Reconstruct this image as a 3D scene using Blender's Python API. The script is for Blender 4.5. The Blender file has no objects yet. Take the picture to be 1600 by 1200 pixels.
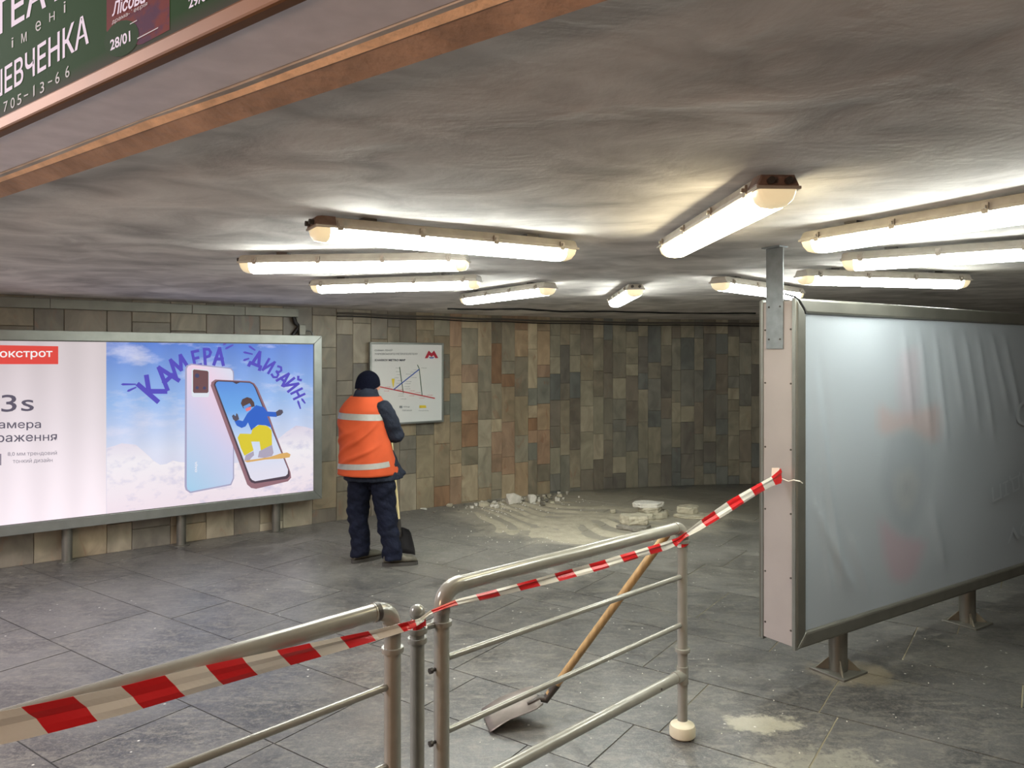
import bpy, bmesh, math, random
from mathutils import Vector, Matrix, noise
random.seed(7)
SC = bpy.context.scene
COL = SC.collection
H = 1.75            # eye height
F = 1180.0          # focal length in pixels of the 1600 px frame
HY = 560.0          # horizon row

# ------------------------------------------------------------------ camera, world, lights, exposure
cam = bpy.data.cameras.new('camera'); cam.sensor_width = 36; cam.lens = F / 1600 * 36
cam.shift_y = -(600 - HY) / 1600; cam.clip_start = .02
co = bpy.data.objects.new('camera', cam); COL.objects.link(co)
co.location = (0, 0, H); co.rotation_euler = (math.pi / 2, 0, 0); SC.camera = co
SC.view_settings.view_transform = 'Standard'; SC.view_settings.look = 'None'
SC.view_settings.gamma = 1; SC.view_settings.use_curve_mapping = False
SC.view_settings.exposure = 0.0
W = bpy.data.worlds.new('world'); SC.world = W; W.use_nodes = True
W.node_tree.nodes['Background'].inputs[0].default_value = (.8, .8, .85, 1)
W.node_tree.nodes['Background'].inputs[1].default_value = .05
TUBE = 50.0           # strength of the fluorescent diffusers
POSTER = .82         # strength of the backlit poster
def area(name, loc, target, size, power, color):
    l = bpy.data.lights.new(name, 'AREA'); l.energy = power; l.size = size; l.color = color
    o = bpy.data.objects.new(name, l); COL.objects.link(o); o.location = loc
    o.rotation_euler = (Vector(target) - Vector(loc)).to_track_quat('-Z', 'Y').to_euler()
    return o
area('warm_hall_lamp', (-2.6, -1.6, 1.75), (-.8, 1.6, 2.4), .5, 85, (1, .60, .38))
area('added_hall_fill', (-4.6, 2.3, 3.4), (-2.9, 4.2, 0), 1.2, 380, (1, .93, .98))  # unseen fill light, added to brighten the floor at the left
area('added_hall_fill', (2.6, -1.8, 3.5), (2.6, 1.5, 0), 1.4, 8, (.96, .98, 1))  # weak unseen fill added behind the camera to lift the overall light

# ------------------------------------------------------------------ helpers
def lin(c):
    return tuple((v / 255 / 12.92) if v / 255 <= .04045 else ((v / 255 + .055) / 1.055) ** 2.4 for v in c)
def mat(name, rgb, rough=.5, metal=0, spec=.5, bump=0, bscale=30, var=0, vscale=6, emit=None, es=0, alpha=1, stretch=None, trans=0, coat=0):
    m = bpy.data.materials.new(name); m.use_nodes = True
    nt = m.node_tree; b = nt.nodes['Principled BSDF']; L = nt.links
    c = lin(rgb)
    b.inputs['Base Color'].default_value = (*c, 1); b.inputs['Roughness'].default_value = rough
    b.inputs['Metallic'].default_value = metal; b.inputs['Specular IOR Level'].default_value = spec
    b.inputs['Alpha'].default_value = alpha; b.inputs['Coat Weight'].default_value = coat
    if var or bump:
        g = nt.nodes.new('ShaderNodeNewGeometry'); mp = nt.nodes.new('ShaderNodeMapping')
        L.new(g.outputs['Position'], mp.inputs[0])
        if stretch: mp.inputs['Scale'].default_value = stretch
    if var:
        n = nt.nodes.new('ShaderNodeTexNoise'); n.inputs['Scale'].default_value = vscale
        n.inputs['Detail'].default_value = 6; L.new(mp.outputs[0], n.inputs['Vector'])
        r = nt.nodes.new('ShaderNodeMapRange'); r.inputs[1].default_value = .3; r.inputs[2].default_value = .7
        r.inputs[3].default_value = 1 - var; r.inputs[4].default_value = 1 + var
        L.new(n.outputs[0], r.inputs[0])
        mx = nt.nodes.new('ShaderNodeVectorMath'); mx.operation = 'SCALE'; mx.inputs[0].default_value = c
        L.new(r.outputs[0], mx.inputs['Scale']); L.new(mx.outputs[0], b.inputs['Base Color'])
    if bump:
        n = nt.nodes.new('ShaderNodeTexNoise'); n.inputs['Scale'].default_value = bscale
        n.inputs['Detail'].default_value = 5; L.new(mp.outputs[0], n.inputs['Vector'])
        bp = nt.nodes.new('ShaderNodeBump'); bp.inputs['Strength'].default_value = bump; bp.inputs['Distance'].default_value = .02
        L.new(n.outputs[0], bp.inputs['Height']); L.new(bp.outputs[0], b.inputs['Normal'])
    if emit is not None:
        b.inputs['Emission Color'].default_value = (*lin(emit), 1); b.inputs['Emission Strength'].default_value = es
    return m

class MB:
    def __init__(s): s.v = []; s.f = []; s.m = []; s.c = []
    def add(s, vs, fs, mi=0):
        k = len(s.v); s.v += [tuple(v) for v in vs]
        for f in fs: s.f.append([i + k for i in f]); s.m.append(mi)
    def box(s, o, x, y, z, a, b, mi=0):
        o = Vector(o); x = Vector(x); y = Vector(y); z = Vector(z)
        vs = [o + x * (a[0], b[0])[i & 1] + y * (a[1], b[1])[(i >> 1) & 1] + z * (a[2], b[2])[(i >> 2) & 1] for i in range(8)]
        s.add(vs, [(0, 2, 3, 1), (4, 5, 7, 6), (0, 1, 5, 4), (2, 6, 7, 3), (0, 4, 6, 2), (1, 3, 7, 5)], mi)
    def tube(s, pts, r, n=12, mi=0, caps=True):
        pts = [Vector(p) for p in pts]; rr = r if isinstance(r, (list, tuple)) else [r] * len(pts)
        t = (pts[1] - pts[0]).normalized()
        a = t.orthogonal().normalized(); vs = []; N = len(pts)
        for i, p in enumerate(pts):
            if i == 0: tt = pts[1] - pts[0]
            elif i == N - 1: tt = pts[-1] - pts[-2]
            else: tt = (pts[i + 1] - pts[i]).normalized() + (pts[i] - pts[i - 1]).normalized()
            tt.normalize(); a = (a - tt * a.dot(tt)).normalized(); b = tt.cross(a)
            for k in range(n):
                q = 2 * math.pi * k / n; vs.append(p + (a * math.cos(q) + b * math.sin(q)) * rr[i])
        fs = [(i * n + k, i * n + (k + 1) % n, (i + 1) * n + (k + 1) % n, (i + 1) * n + k) for i in range(N - 1) for k in range(n)]
        if caps: fs += [list(range(n))[::-1], list(range((N - 1) * n, N * n))]
        s.add(vs, fs, mi)
    def rings(s, rings, mi=0, caps=True, closed=True):
        n = len(rings[0]); vs = [p for r in rings for p in r]; m = n if closed else n - 1
        fs = [(i * n + k, i * n + (k + 1) % n, (i + 1) * n + (k + 1) % n, (i + 1) * n + k) for i in range(len(rings) - 1) for k in range(m)]
        if caps: fs += [list(range(n))[::-1], list(range((len(rings) - 1) * n, len(rings) * n))]
        s.add(vs, fs, mi)
    def lathe(s, c, prof, n=24, mi=0):
        c = Vector(c)
        s.rings([[c + Vector((r * math.cos(2 * math.pi * k / n), r * math.sin(2 * math.pi * k / n), z)) for k in range(n)] for r, z in prof], mi)
    def ball(s, c, rx, ry=None, rz=None, ax=None, n=16, m=10, mi=0):
        ry = ry or rx; rz = rz or rx; c = Vector(c); A = ax or (Vector((1, 0, 0)), Vector((0, 1, 0)), Vector((0, 0, 1)))
        R = []
        for i in range(m + 1):
            t = math.pi * (.02 + .96 * i / m); w = math.sin(t); h = -math.cos(t)
            R.append([c + A[0] * rx * w * math.cos(2 * math.pi * k / n) + A[1] * ry * w * math.sin(2 * math.pi * k / n) + A[2] * rz * h for k in range(n)])
        s.rings(R, mi)
    def build(s, name, mats, parent=None, smooth=False, bevel=0, angle=40, loc=None):
        me = bpy.data.meshes.new(name); me.from_pydata(s.v, [], s.f)
        for m in (mats if isinstance(mats, (list, tuple)) else [mats]): me.materials.append(m)
        for p, mi in zip(me.polygons, s.m): p.material_index = mi
        me.validate(); me.update()
        if smooth:
            me.shade_smooth()
            try: me.set_sharp_from_angle(angle=math.radians(angle))
            except Exception: pass
        o = bpy.data.objects.new(name, me); COL.objects.link(o)
        if parent is not None:
            o.parent = parent
            if loc is not None: o.location = loc
            else:
                pw = parent
                off = Vector((0, 0, 0))
                while pw is not None: off += pw.location; pw = pw.parent
                if parent.rotation_euler.z == 0: me.transform(Matrix.Translation(-off))
        if bevel:
            b = o.modifiers.new('bevel', 'BEVEL'); b.width = bevel; b.segments = 2; b.limit_method = 'ANGLE'
        return o
def tag(o, label=None, cat=None, group=None, kind=None):
    if label: o['label'] = label
    if cat: o['category'] = cat
    if group: o['group'] = group
    if kind: o['kind'] = kind
    return o
def thing(name, loc, label, cat, group=None):
    o = bpy.data.objects.new(name, None); COL.objects.link(o); o.location = loc
    o.empty_display_size = .1
    return tag(o, label, cat, group)
def kids(o): return [c for c in bpy.data.objects if c.parent == o]
def copy_tree(o, parent=None):
    ch = kids(o); c = o.copy(); COL.objects.link(c)
    if parent is not None: c.parent = parent
    for k in ch: copy_tree(k, c)
    return c
X3 = Vector((1, 0, 0)); Y3 = Vector((0, 1, 0)); Z3 = Vector((0, 0, 1))
def at_z(x, y, z):           # pixel -> point on the horizontal plane z
    d = (H - z) * F / (y - HY); return Vector(((x - 800) / F * d, d, z))
def at_d(x, y, d): return Vector(((x - 800) / F * d, d, H - (y - HY) / F * d))
class Plane:                 # vertical plane n.p = c ; u is its horizontal direction
    def __init__(s, n, c):
        s.n = Vector((n[0], n[1], 0)).normalized(); s.c = c; s.u = Vector((-s.n.y, s.n.x, 0))
    def hit(s, x, y, off=0):
        r = Vector(((x - 800) / F, 1, 0)); d = (s.c + off) / r.dot(s.n)
        return Vector((r.x * d, d, H - (y - HY) / F * d))
_tc = {}
def raw_text(t, bold):
    k = ('raw', t, bold)
    if k in _tc: return _tc[k]
    cu = bpy.data.curves.new('t', 'FONT'); cu.body = t; cu.offset = bold; cu.resolution_u = 3
    o = bpy.data.objects.new('t', cu); COL.objects.link(o)
    dg = bpy.context.evaluated_depsgraph_get(); me = bpy.data.meshes.new_from_object(o.evaluated_get(dg))
    vs = [(v.co.x, v.co.y) for v in me.vertices]; fs = [list(p.vertices) for p in me.polygons]
    bpy.data.objects.remove(o); bpy.data.curves.remove(cu); bpy.data.meshes.remove(me)
    _tc[k] = (vs, fs); return _tc[k]
def text_geo(t, bold=0):
    k = (t, bold)
    if k in _tc: return _tc[k]
    if 'н' in t:                  # this small letter is laid out from three bars, the rest keep their glyphs
        wd = lambda q: max(v[0] for v in raw_text(q, 0)[0]) - min(v[0] for v in raw_text(q, 0)[0])
        vs = []; fs = []; x = 0; base_w = wd('||')
        for ch in t:
            adv = (wd('|' + ('п' if ch == 'н' else ch) + '|') - base_w) if ch != ' ' else .25
            if ch == 'н':
                a, b = x + adv * .12, x + adv * .88; w = .075 + bold * 2; n = len(vs)
                for x0, x1, y0, y1 in ((a, a + w, 0, .52), (b - w, b, 0, .52), (a + w, b - w, .225, .225 + w * .85)):
                    n = len(vs); vs += [(x0, y0), (x1, y0), (x1, y1), (x0, y1)]; fs.append([n, n + 1, n + 2, n + 3])
            elif ch != ' ':
                v_, f_ = raw_text(ch, bold); n = len(vs); vs += [(q[0] + x, q[1]) for q in v_]; fs += [[i + n for i in f] for f in f_]
            x += adv
    else:
        v_, f_ = raw_text(t, bold); vs = list(v_); fs = [list(f) for f in f_]
    x0 = min(v[0] for v in vs); x1 = max(v[0] for v in vs); y0 = min(v[1] for v in vs); y1 = max(v[1] for v in vs)
    vs = [((v[0] - x0) / (x1 - x0 or 1), (v[1] - y0) / (y1 - y0 or 1)) for v in vs]
    _tc[k] = (vs, fs); return _tc[k]
def text_quad(mb, pl, t, bl, br, tl, off=.002, bold=.02, mi=0):   # pixel corners bottom-left, bottom-right, top-left
    vs, fs = text_geo(t, bold)
    a = pl.hit(*bl, off); b = pl.hit(*br, off) - a; c = pl.hit(*tl, off) - a
    mb.add([a + b * u + c * v for u, v in vs], fs, mi)
def text_rot(mb, pl, t, cx, cy, w, h, ang, off=.003, bold=.03, mi=0):
    vs, fs = text_geo(t, bold); q = math.radians(ang); C, S = math.cos(q), math.sin(q); out = []
    for u, v in vs:
        x = (u - .5) * w; y = -(v - .5) * h
        out.append(pl.hit(cx + x * C + y * S, cy - x * S + y * C, off))
    mb.add(out, fs, mi)
def poly(mb, pl, pts, off=.002, mi=0):
    mb.add([pl.hit(x, y, off) for x, y in pts], [list(range(len(pts)))], mi)

# ------------------------------------------------------------------ materials
def stone_floor():
    m = bpy.data.materials.new('granite_floor'); m.use_nodes = True; nt = m.node_tree; L = nt.links; N = nt.nodes.new
    b = nt.nodes['Principled BSDF']
    g = N('ShaderNodeNewGeometry'); oi = N('ShaderNodeObjectInfo')
    def noise_(sc, det=6, rough=.6, dist=0, stretch=None):
        n = N('ShaderNodeTexNoise'); n.inputs['Scale'].default_value = sc; n.inputs['Detail'].default_value = det
        n.inputs['Roughness'].default_value = rough; n.inputs['Distortion'].default_value = dist
        if stretch:
            mp = N('ShaderNodeMapping'); mp.inputs['Scale'].default_value = stretch; mp.inputs['Rotation'].default_value = (0, 0, math.radians(35))
            L.new(g.outputs['Position'], mp.inputs[0]); L.new(mp.outputs[0], n.inputs['Vector'])
        else: L.new(g.outputs['Position'], n.inputs['Vector'])
        return n.outputs[0]
    def rng(src, a, b_, c=0, d=1):
        r = N('ShaderNodeMapRange'); r.interpolation_type = 'SMOOTHSTEP'
        for i, v in enumerate((a, b_, c, d)): r.inputs[i + 1].default_value = v
        L.new(src, r.inputs[0]); return r.outputs[0]
    def mth(op, a, b_=None):
        q = N('ShaderNodeMath'); q.operation = op
        for i, v in enumerate((a, b_)):
            if v is None: continue
            if isinstance(v, (int, float)): q.inputs[i].default_value = v
            else: L.new(v, q.inputs[i])
        return q.outputs[0]
    def mix(f, a, b_):
        q = N('ShaderNodeMix'); q.data_type = 'RGBA'
        L.new(f, q.inputs[0])
        for i, v in ((6, a), (7, b_)):
            if isinstance(v, tuple): q.inputs[i].default_value = (*v, 1)
            else: L.new(v, q.inputs[i])
        return q.outputs[2]
    base = mix(rng(noise_(2.2, 8, .65), .35, .65), lin((46, 46, 48)), lin((82, 81, 80)))
    base = mix(rng(noise_(38, 4, .7), .45, .7, 0, .6), base, lin((116, 113, 106)))
    sc = rng(noise_(8, 10, .8, .8, (1, 2.6, 1)), .47, .62, 0, .5)      # trodden dust streaks
    base = mix(sc, base, lin((126, 122, 111))); base = mix(rng(noise_(120, 3, .8), .5, .68, 0, .45), base, lin((132, 129, 120)))
    base = mix(rng(oi.outputs['Random'], 0, 1, 0, .22), base, lin((48, 48, 50)))
    # construction dust spilled near the rubble
    sp = N('ShaderNodeSeparateXYZ'); L.new(g.outputs['Position'], sp.inputs[0])
    def ell(cx, cy, rx, ry, nz, amp, lo=.55, hi=1.05):
        dx = mth('DIVIDE', mth('SUBTRACT', sp.outputs[0], cx), rx); dy = mth('DIVIDE', mth('SUBTRACT', sp.outputs[1], cy), ry)
        d = mth('ADD', mth('MULTIPLY', dx, dx), mth('MULTIPLY', dy, dy))
        d = mth('ADD', d, mth('MULTIPLY', mth('SUBTRACT', nz, .5), amp))
        return rng(d, lo, hi, 1, 0)
    nz = noise_(1.7, 8, .7, .8)
    e1 = ell(.9, 8.5, 1.7, 1.55, nz, 1.7)
    e2 = ell(1.6, 9.2, 2.6, 1.2, nz, 1.6)
    e3 = ell(1.2, 3.62, .20, .12, noise_(9, 8, .75), 3.2, .3, .9)
    e4 = ell(1.30, 3.25, .42, .2, noise_(12, 9, .8), 5.0, .1, .8)
    e5 = ell(1.88, 4.2, .26, .2, noise_(9, 8, .75), 2.6, .4, 1.0)
    e6 = ell(.3, 8.0, 3.6, 2.2, nz, 2.2, .2, 1.2)
    base = mix(mth('MULTIPLY', e6, .22), base, lin((150, 145, 130)))
    base = mix(mth('MULTIPLY', e2, .45), base, lin((150, 145, 128)))
    base = mix(mth('MULTIPLY', e1, .5), base, lin((174, 167, 148)))
    base = mix(mth('MULTIPLY', e3, .7), base, lin((165, 160, 142)))
    base = mix(mth('MULTIPLY', e4, .4), base, lin((160, 156, 140)))
    base = mix(mth('MULTIPLY', e5, .45), base, lin((130, 118, 95)))
    # fine grit
    vo = N('ShaderNodeTexVoronoi'); vo.inputs['Scale'].default_value = 14; L.new(g.outputs['Position'], vo.inputs['Vector'])
    base = mix(mth('MULTIPLY', rng(vo.outputs['Distance'], .05, .11, 1, 0), rng(noise_(3, 3), .5, .6)), base, lin((200, 198, 190)))
    L.new(base, b.inputs['Base Color'])
    ro = rng(noise_(4, 8, .6), .3, .7, .30, .40)
    L.new(mth('MAXIMUM', ro, mth('MULTIPLY', e6, .75)), b.inputs['Roughness']); b.inputs['Specular IOR Level'].default_value = 1.0
    bp = N('ShaderNodeBump'); bp.inputs['Strength'].default_value = .35; bp.inputs['Distance'].default_value = .006
    L.new(noise_(22, 7, .7), bp.inputs['Height']); L.new(bp.outputs[0], b.inputs['Normal'])
    return m
def wall_stone():
    m = bpy.data.materials.new('wall_stone'); m.use_nodes = True; nt = m.node_tree; L = nt.links; N = nt.nodes.new
    b = nt.nodes['Principled BSDF']; at = N('ShaderNodeAttribute'); at.attribute_name = 'tone'
    g = N('ShaderNodeNewGeometry'); oi = N('ShaderNodeObjectInfo')
    off = N('ShaderNodeVectorMath'); off.operation = 'SCALE'; L.new(at.outputs['Color'], off.inputs[0]); off.inputs['Scale'].default_value = 97
    ad = N('ShaderNodeVectorMath'); L.new(g.outputs['Position'], ad.inputs[0]); L.new(off.outputs[0], ad.inputs[1])
    def nz(sc, det, dist, st=None):
        n = N('ShaderNodeTexNoise'); n.inputs['Scale'].default_value = sc; n.inputs['Detail'].default_value = det; n.inputs['Distortion'].default_value = dist
        src = ad.outputs[0]
        if st:
            mp = N('ShaderNodeMapping'); mp.inputs['Scale'].default_value = st; L.new(src, mp.inputs[0]); src = mp.outputs[0]
        L.new(src, n.inputs['Vector']); return n
    n1 = nz(5, 7, 1.2, (1, 1, .6)); n2 = nz(5.5, 6, 2.4, (1.2, 1.2, .45))
    r = N('ShaderNodeMapRange'); r.inputs[1].default_value = .3; r.inputs[2].default_value = .7; r.inputs[3].default_value = .72; r.inputs[4].default_value = 1.25
    L.new(n1.outputs[0], r.inputs[0])
    sc = N('ShaderNodeVectorMath'); sc.operation = 'SCALE'; L.new(at.outputs['Color'], sc.inputs[0]); L.new(r.outputs[0], sc.inputs['Scale'])
    cr = N('ShaderNodeValToRGB'); e = cr.color_ramp.elements
    e[0].position = .60; e[0].color = (0, 0, 0, 1); e[1].position = .70; e[1].color = (1, 1, 1, 1)
    L.new(n2.outputs[0], cr.inputs[0])
    mm = N('ShaderNodeMath'); mm.operation = 'MULTIPLY'; L.new(cr.outputs[0], mm.inputs[0]); L.new(at.outputs['Alpha'], mm.inputs[1])
    mx = N('ShaderNodeMix'); mx.data_type = 'RGBA'; L.new(mm.outputs[0], mx.inputs[0]); L.new(sc.outputs[0], mx.inputs[6])
    mx.inputs[7].default_value = (*lin((130, 92, 68)), 1)
    L.new(mx.outputs[2], b.inputs['Base Color']); b.inputs['Roughness'].default_value = .42
    bp = N('ShaderNodeBump'); bp.inputs['Strength'].default_value = .15; bp.inputs['Distance'].default_value = .01
    L.new(n1.outputs[0], bp.inputs['Height']); L.new(bp.outputs[0], b.inputs['Normal'])
    return m
M = {}
M['floor'] = stone_floor(); M['stone'] = wall_stone()
M['grout'] = mat('floor_grout', (60, 58, 54), .8, var=.2)
def grout_dust():      # pale dust has settled in the joints at the right hand side
    nt = M['grout'].node_tree; L = nt.links; b = nt.nodes['Principled BSDF']; g = nt.nodes.new('ShaderNodeNewGeometry'); s_ = nt.nodes.new('ShaderNodeSeparateXYZ')
    L.new(g.outputs['Position'], s_.inputs[0]); r_ = nt.nodes.new('ShaderNodeMapRange'); r_.inputs[1].default_value = .3; r_.inputs[2].default_value = 1.3; L.new(s_.outputs[0], r_.inputs[0])
    m_ = nt.nodes.new('ShaderNodeMix'); m_.data_type = 'RGBA'; L.new(r_.outputs[0], m_.inputs[0]); m_.inputs[6].default_value = (*lin((56, 55, 54)), 1); m_.inputs[7].default_value = (*lin((138, 130, 108)), 1)
    L.new(m_.outputs[2], b.inputs['Base Color'])
grout_dust()
M['wallgrout'] = mat('wall_grout', (70, 64, 54), .8)
def ceiling_mat():
    m = mat('ceiling_plaster', (150, 146, 140), .85, spec=.2, bump=0)
    nt = m.node_tree; L = nt.links; N = nt.nodes.new; b = nt.nodes['Principled BSDF']; g = N('ShaderNodeNewGeometry')
    def nz(sc, st, det=7, dist=.8, rot=.4):
        mp = N('ShaderNodeMapping'); mp.inputs['Scale'].default_value = st; mp.inputs['Rotation'].default_value = (0, 0, rot)
        n = N('ShaderNodeTexNoise'); n.inputs['Scale'].default_value = sc; n.inputs['Detail'].default_value = det; n.inputs['Distortion'].default_value = dist
        L.new(g.outputs['Position'], mp.inputs[0]); L.new(mp.outputs[0], n.inputs['Vector']); return n.outputs[0]
    a = nz(1.3, (1, 1.2, 1), 8, .5); c = nz(3.0, (1, 1.15, 1), 6, .7, -.5); f = nz(40, (1, 1, 1), 4, 0)
    cr = N('ShaderNodeValToRGB'); e = cr.color_ramp.elements
    e[0].position = .36; e[0].color = (*lin((160, 155, 151)), 1); e[1].position = .62; e[1].color = (*lin((224, 219, 214)), 1)
    md = N('ShaderNodeMath'); md.operation = 'ADD'; m2 = N('ShaderNodeMath'); m2.operation = 'MULTIPLY'; m2.inputs[1].default_value = .5
    m3 = N('ShaderNodeMath'); m3.operation = 'MULTIPLY'; m3.inputs[1].default_value = .5
    L.new(a, m2.inputs[0]); L.new(c, m3.inputs[0]); L.new(m2.outputs[0], md.inputs[0]); L.new(m3.outputs[0], md.inputs[1])
    L.new(md.outputs[0], cr.inputs[0]); L.new(cr.outputs[0], b.inputs['Base Color'])
    b1 = N('ShaderNodeBump'); b1.inputs['Strength'].default_value = .3; b1.inputs['Distance'].default_value = .04
    b2 = N('ShaderNodeBump'); b2.inputs['Strength'].default_value = .12; b2.inputs['Distance'].default_value = .01
    L.new(c, b1.inputs['Height']); L.new(f, b2.inputs['Height']); L.new(b1.outputs[0], b2.inputs['Normal']); L.new(b2.outputs[0], b.inputs['Normal'])
    return m
M['ceiling'] = ceiling_mat()
M['plaster'] = mat('hall_plaster', (190, 186, 180), .8, var=.1, bump=.2)
M['tan'] = mat('edge_trim', (236, 200, 164), .6, var=.2, vscale=14, bump=.3, bscale=60)
M['pipe'] = mat('painted_pipe', (140, 139, 130), .22, .15, var=.06, vscale=20)
M['alu'] = mat('aluminium_frame', (140, 143, 139), .38, .75, var=.08, vscale=9)
M['aluin'] = mat('frame_edge', (100, 100, 98), .5, .4)
M['olive'] = mat('weathered_frame', (112, 111, 103), .42, .6, var=.12, vscale=7)
M['panel'] = mat('end_panel_paint', (150, 143, 142), .5, .1, var=.05, vscale=5)
M['zinc'] = mat('zinc_bracket', (128, 132, 134), .4, .8, var=.12, vscale=25)
M['steel'] = mat('dark_steel', (70, 66, 62), .5, .5)
M['brass'] = mat('brass_frame', (112, 78, 48), .6, .5, var=.1)
M['lilac'] = mat('box_underside', (226, 220, 226), .5, .0, var=.08, vscale=12)
M['housing'] = mat('lamp_housing', (158, 152, 142), .55, var=.12, vscale=18)
M['dirty'] = mat('lamp_housing_end', (104, 84, 74), .6, var=.3, vscale=30)
M['clip'] = mat('lamp_clip', (138, 130, 120), .5, .3)
M['lens'] = mat('lamp_diffuser', (240, 240, 225), .4, emit=(250, 255, 248), es=TUBE)
M['lensend'] = mat('lamp_diffuser_end', (225, 215, 185), .3, emit=(255, 232, 185), es=.55)
M['lenswarm'] = mat('lamp_diffuser_yellowed', (240, 230, 190), .4, emit=(255, 240, 200), es=TUBE * .62)
M['cable'] = mat('black_cable', (22, 22, 24), .5)
M['conduit'] = mat('conduit', (92, 88, 82), .5, .3)
M['white'] = mat('white_board', (205, 206, 204), .4)
M['wood'] = mat('shovel_wood', (158, 128, 84), .5, var=.25, vscale=8, stretch=(9, 9, 1.2))
M['wood2'] = mat('pale_wood', (206, 188, 140), .5, var=.12, vscale=10)
M['blade'] = mat('shovel_steel', (112, 104, 98), .42, .55, var=.25, vscale=12)
M['blade2'] = mat('black_shovel', (52, 52, 52), .5, .3, var=.2)
M['conc'] = mat('broken_concrete', (176, 170, 150), .9, var=.16, vscale=16, bump=.6, bscale=50)
M['concw'] = mat('pale_plaster_rubble', (205, 202, 192), .9, var=.1, vscale=20, bump=.5, bscale=60)
M['concd'] = mat('grey_rubble', (128, 124, 114), .9, var=.2, vscale=25, bump=.5, bscale=60)
M['dust'] = mat('construction_dust', (170, 163, 144), .95, var=.14, vscale=9, bump=.3, bscale=40)
M['red'] = mat('tape_red', (205, 32, 36), .35, emit=None)
M['tapew'] = mat('tape_white', (225, 222, 212), .3, alpha=.8)
M['gusset'] = mat('dusty_steel', (100, 94, 80), .8)
M['base'] = mat('cream_foot', (196, 188, 164), .4)

# ------------------------------------------------------------------ room outline
WALL = [(-7.6, 3.70), (-4.27, 6.30), (-1.9, 8.15), (-1.1, 8.76), (-.4, 9.26), (.5, 9.8), (1.75, 10.27), (3.46, 10.55), (5.2, 10.4), (6.9, 9.75), (8.3, 8.6), (9.0, 7.0)]
def catmull(P, n=8):
    out = []
    for i in range(len(P) - 1):
        a = Vector(P[max(i - 1, 0)]); b = Vector(P[i]); c = Vector(P[i + 1]); d = Vector(P[min(i + 2, len(P) - 1)])
        for k in range(n):
            t = k / n; out.append(.5 * ((2 * b) + (c - a) * t + (2 * a - 5 * b + 4 * c - d) * t * t + (-a + 3 * b - 3 * c + d) * t ** 3))
    out.append(Vector(P[-1])); return out
CURVE = catmull(WALL[2:], 6)
OUT = [Vector(WALL[0]), Vector(WALL[1])] + CURVE
ROOM = OUT + [Vector((9, -3.2)), Vector((-7.6, -3.2))]
def clip_half(P, n, c):      # keep n.p >= c
    R = []
    for i in range(len(P)):
        a = P[i]; b = P[(i + 1) % len(P)]; da = a.dot(n) - c; db = b.dot(n) - c
        if da >= 0: R.append(a)
        if (da >= 0) != (db >= 0): R.append(a + (b - a) * (da / (da - db)))
    return R
HP = []
for i in range(len(ROOM)):
    a = ROOM[i]; b = ROOM[(i + 1) % len(ROOM)]; t = (b - a).normalized(); n = Vector((t.y, -t.x)); HP.append((n, n.dot(a)))
def clip_room(P):
    for n, c in HP:
        P = clip_half(P, n, c + .001)
        if len(P) < 3: return []
    return P
NE = Vector((.601, .799)); DE = Vector((.799, -.601)); CE = .94      # edge of the low ceiling
def wall_dist(x, y):
    p = Vector((x, y)); best = 9
    for i in range(len(OUT) - 1):
        a, b = OUT[i], OUT[i + 1]; ab = b - a; t = max(0, min(1, (p - a).dot(ab) / ab.dot(ab))); best = min(best, (p - a - ab * t).length)
    return best
def ceil_z(x, y):
    t = min(1, wall_dist(x, y) / 2.2); t = t * t * (3 - 2 * t)
    return 2.285 + .05 * t
def prism(mb, P, z0, z1, mi=0):
    n = len(P); vs = [(p.x, p.y, z0) for p in P] + [(p.x, p.y, z1) for p in P]
    fs = [list(range(n, 2 * n))] + [(i, (i + 1) % n, n + (i + 1) % n, n + i) for i in range(n)] + [list(range(n))[::-1]]
    mb.add(vs, fs, mi)
# floor
mb = MB(); prism(mb, ROOM[::-1], -.12, -.004)
floor = tag(mb.build('floor', M['grout']), kind='structure')
TU = Vector((.819, -.574)); TN = Vector((.574, .819))
rows = [-7.5, -6.3, -5.1, -4.2, -3.3, -2.4, -1.75, -1.1, -.44, .22, .88, 1.53, 2.19, 2.84, 3.29, 3.93, 4.57, 4.89, 5.55, 6.2, 6.85, 7.5, 8.15, 8.8, 9.5, 10.3, 11.2, 12.2, 13.4]
fixed = {14: [-.62, .54, .0 + 1.36], 15: [-.55, .34, 1.0], 16: [.0, .68, 1.6]}
cand = []
for i in range(len(rows) - 1):
    w = rows[i + 1] - rows[i]; s = -9 + random.random()
    while s < 10:
        l = random.choice((.65, .95, .95, 1.25)) if w < 1 and 1 < rows[i] < 9 else 1.9
        P = [TU * a + TN * b for a, b in ((s, rows[i]), (s, rows[i + 1]), (s + l, rows[i + 1]), (s + l, rows[i]))]
        g = .0035
        P = [TU * a + TN * b for a, b in ((s + g, rows[i] + g), (s + l - g, rows[i] + g), (s + l - g, rows[i + 1] - g), (s + g, rows[i + 1] - g))]
        P = clip_room(P)
        if len(P) >= 3:
            c = sum(P, Vector((0, 0))) / len(P); cand.append(((c - Vector((.2, 4))).length, P))
        s += l
cand.sort(key=lambda t: t[0])
rest = MB()
for k, (d, P) in enumerate(cand):
    if k < 290:
        q = MB(); prism(q, P, -.004, random.uniform(-.0008, .0006)); q.build('floor_tile', M['floor'], floor)
    else: prism(rest, P, -.004, 0)
if rest.v: tag(rest.build('floor_tile', M['floor'], floor), kind='stuff')
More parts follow.
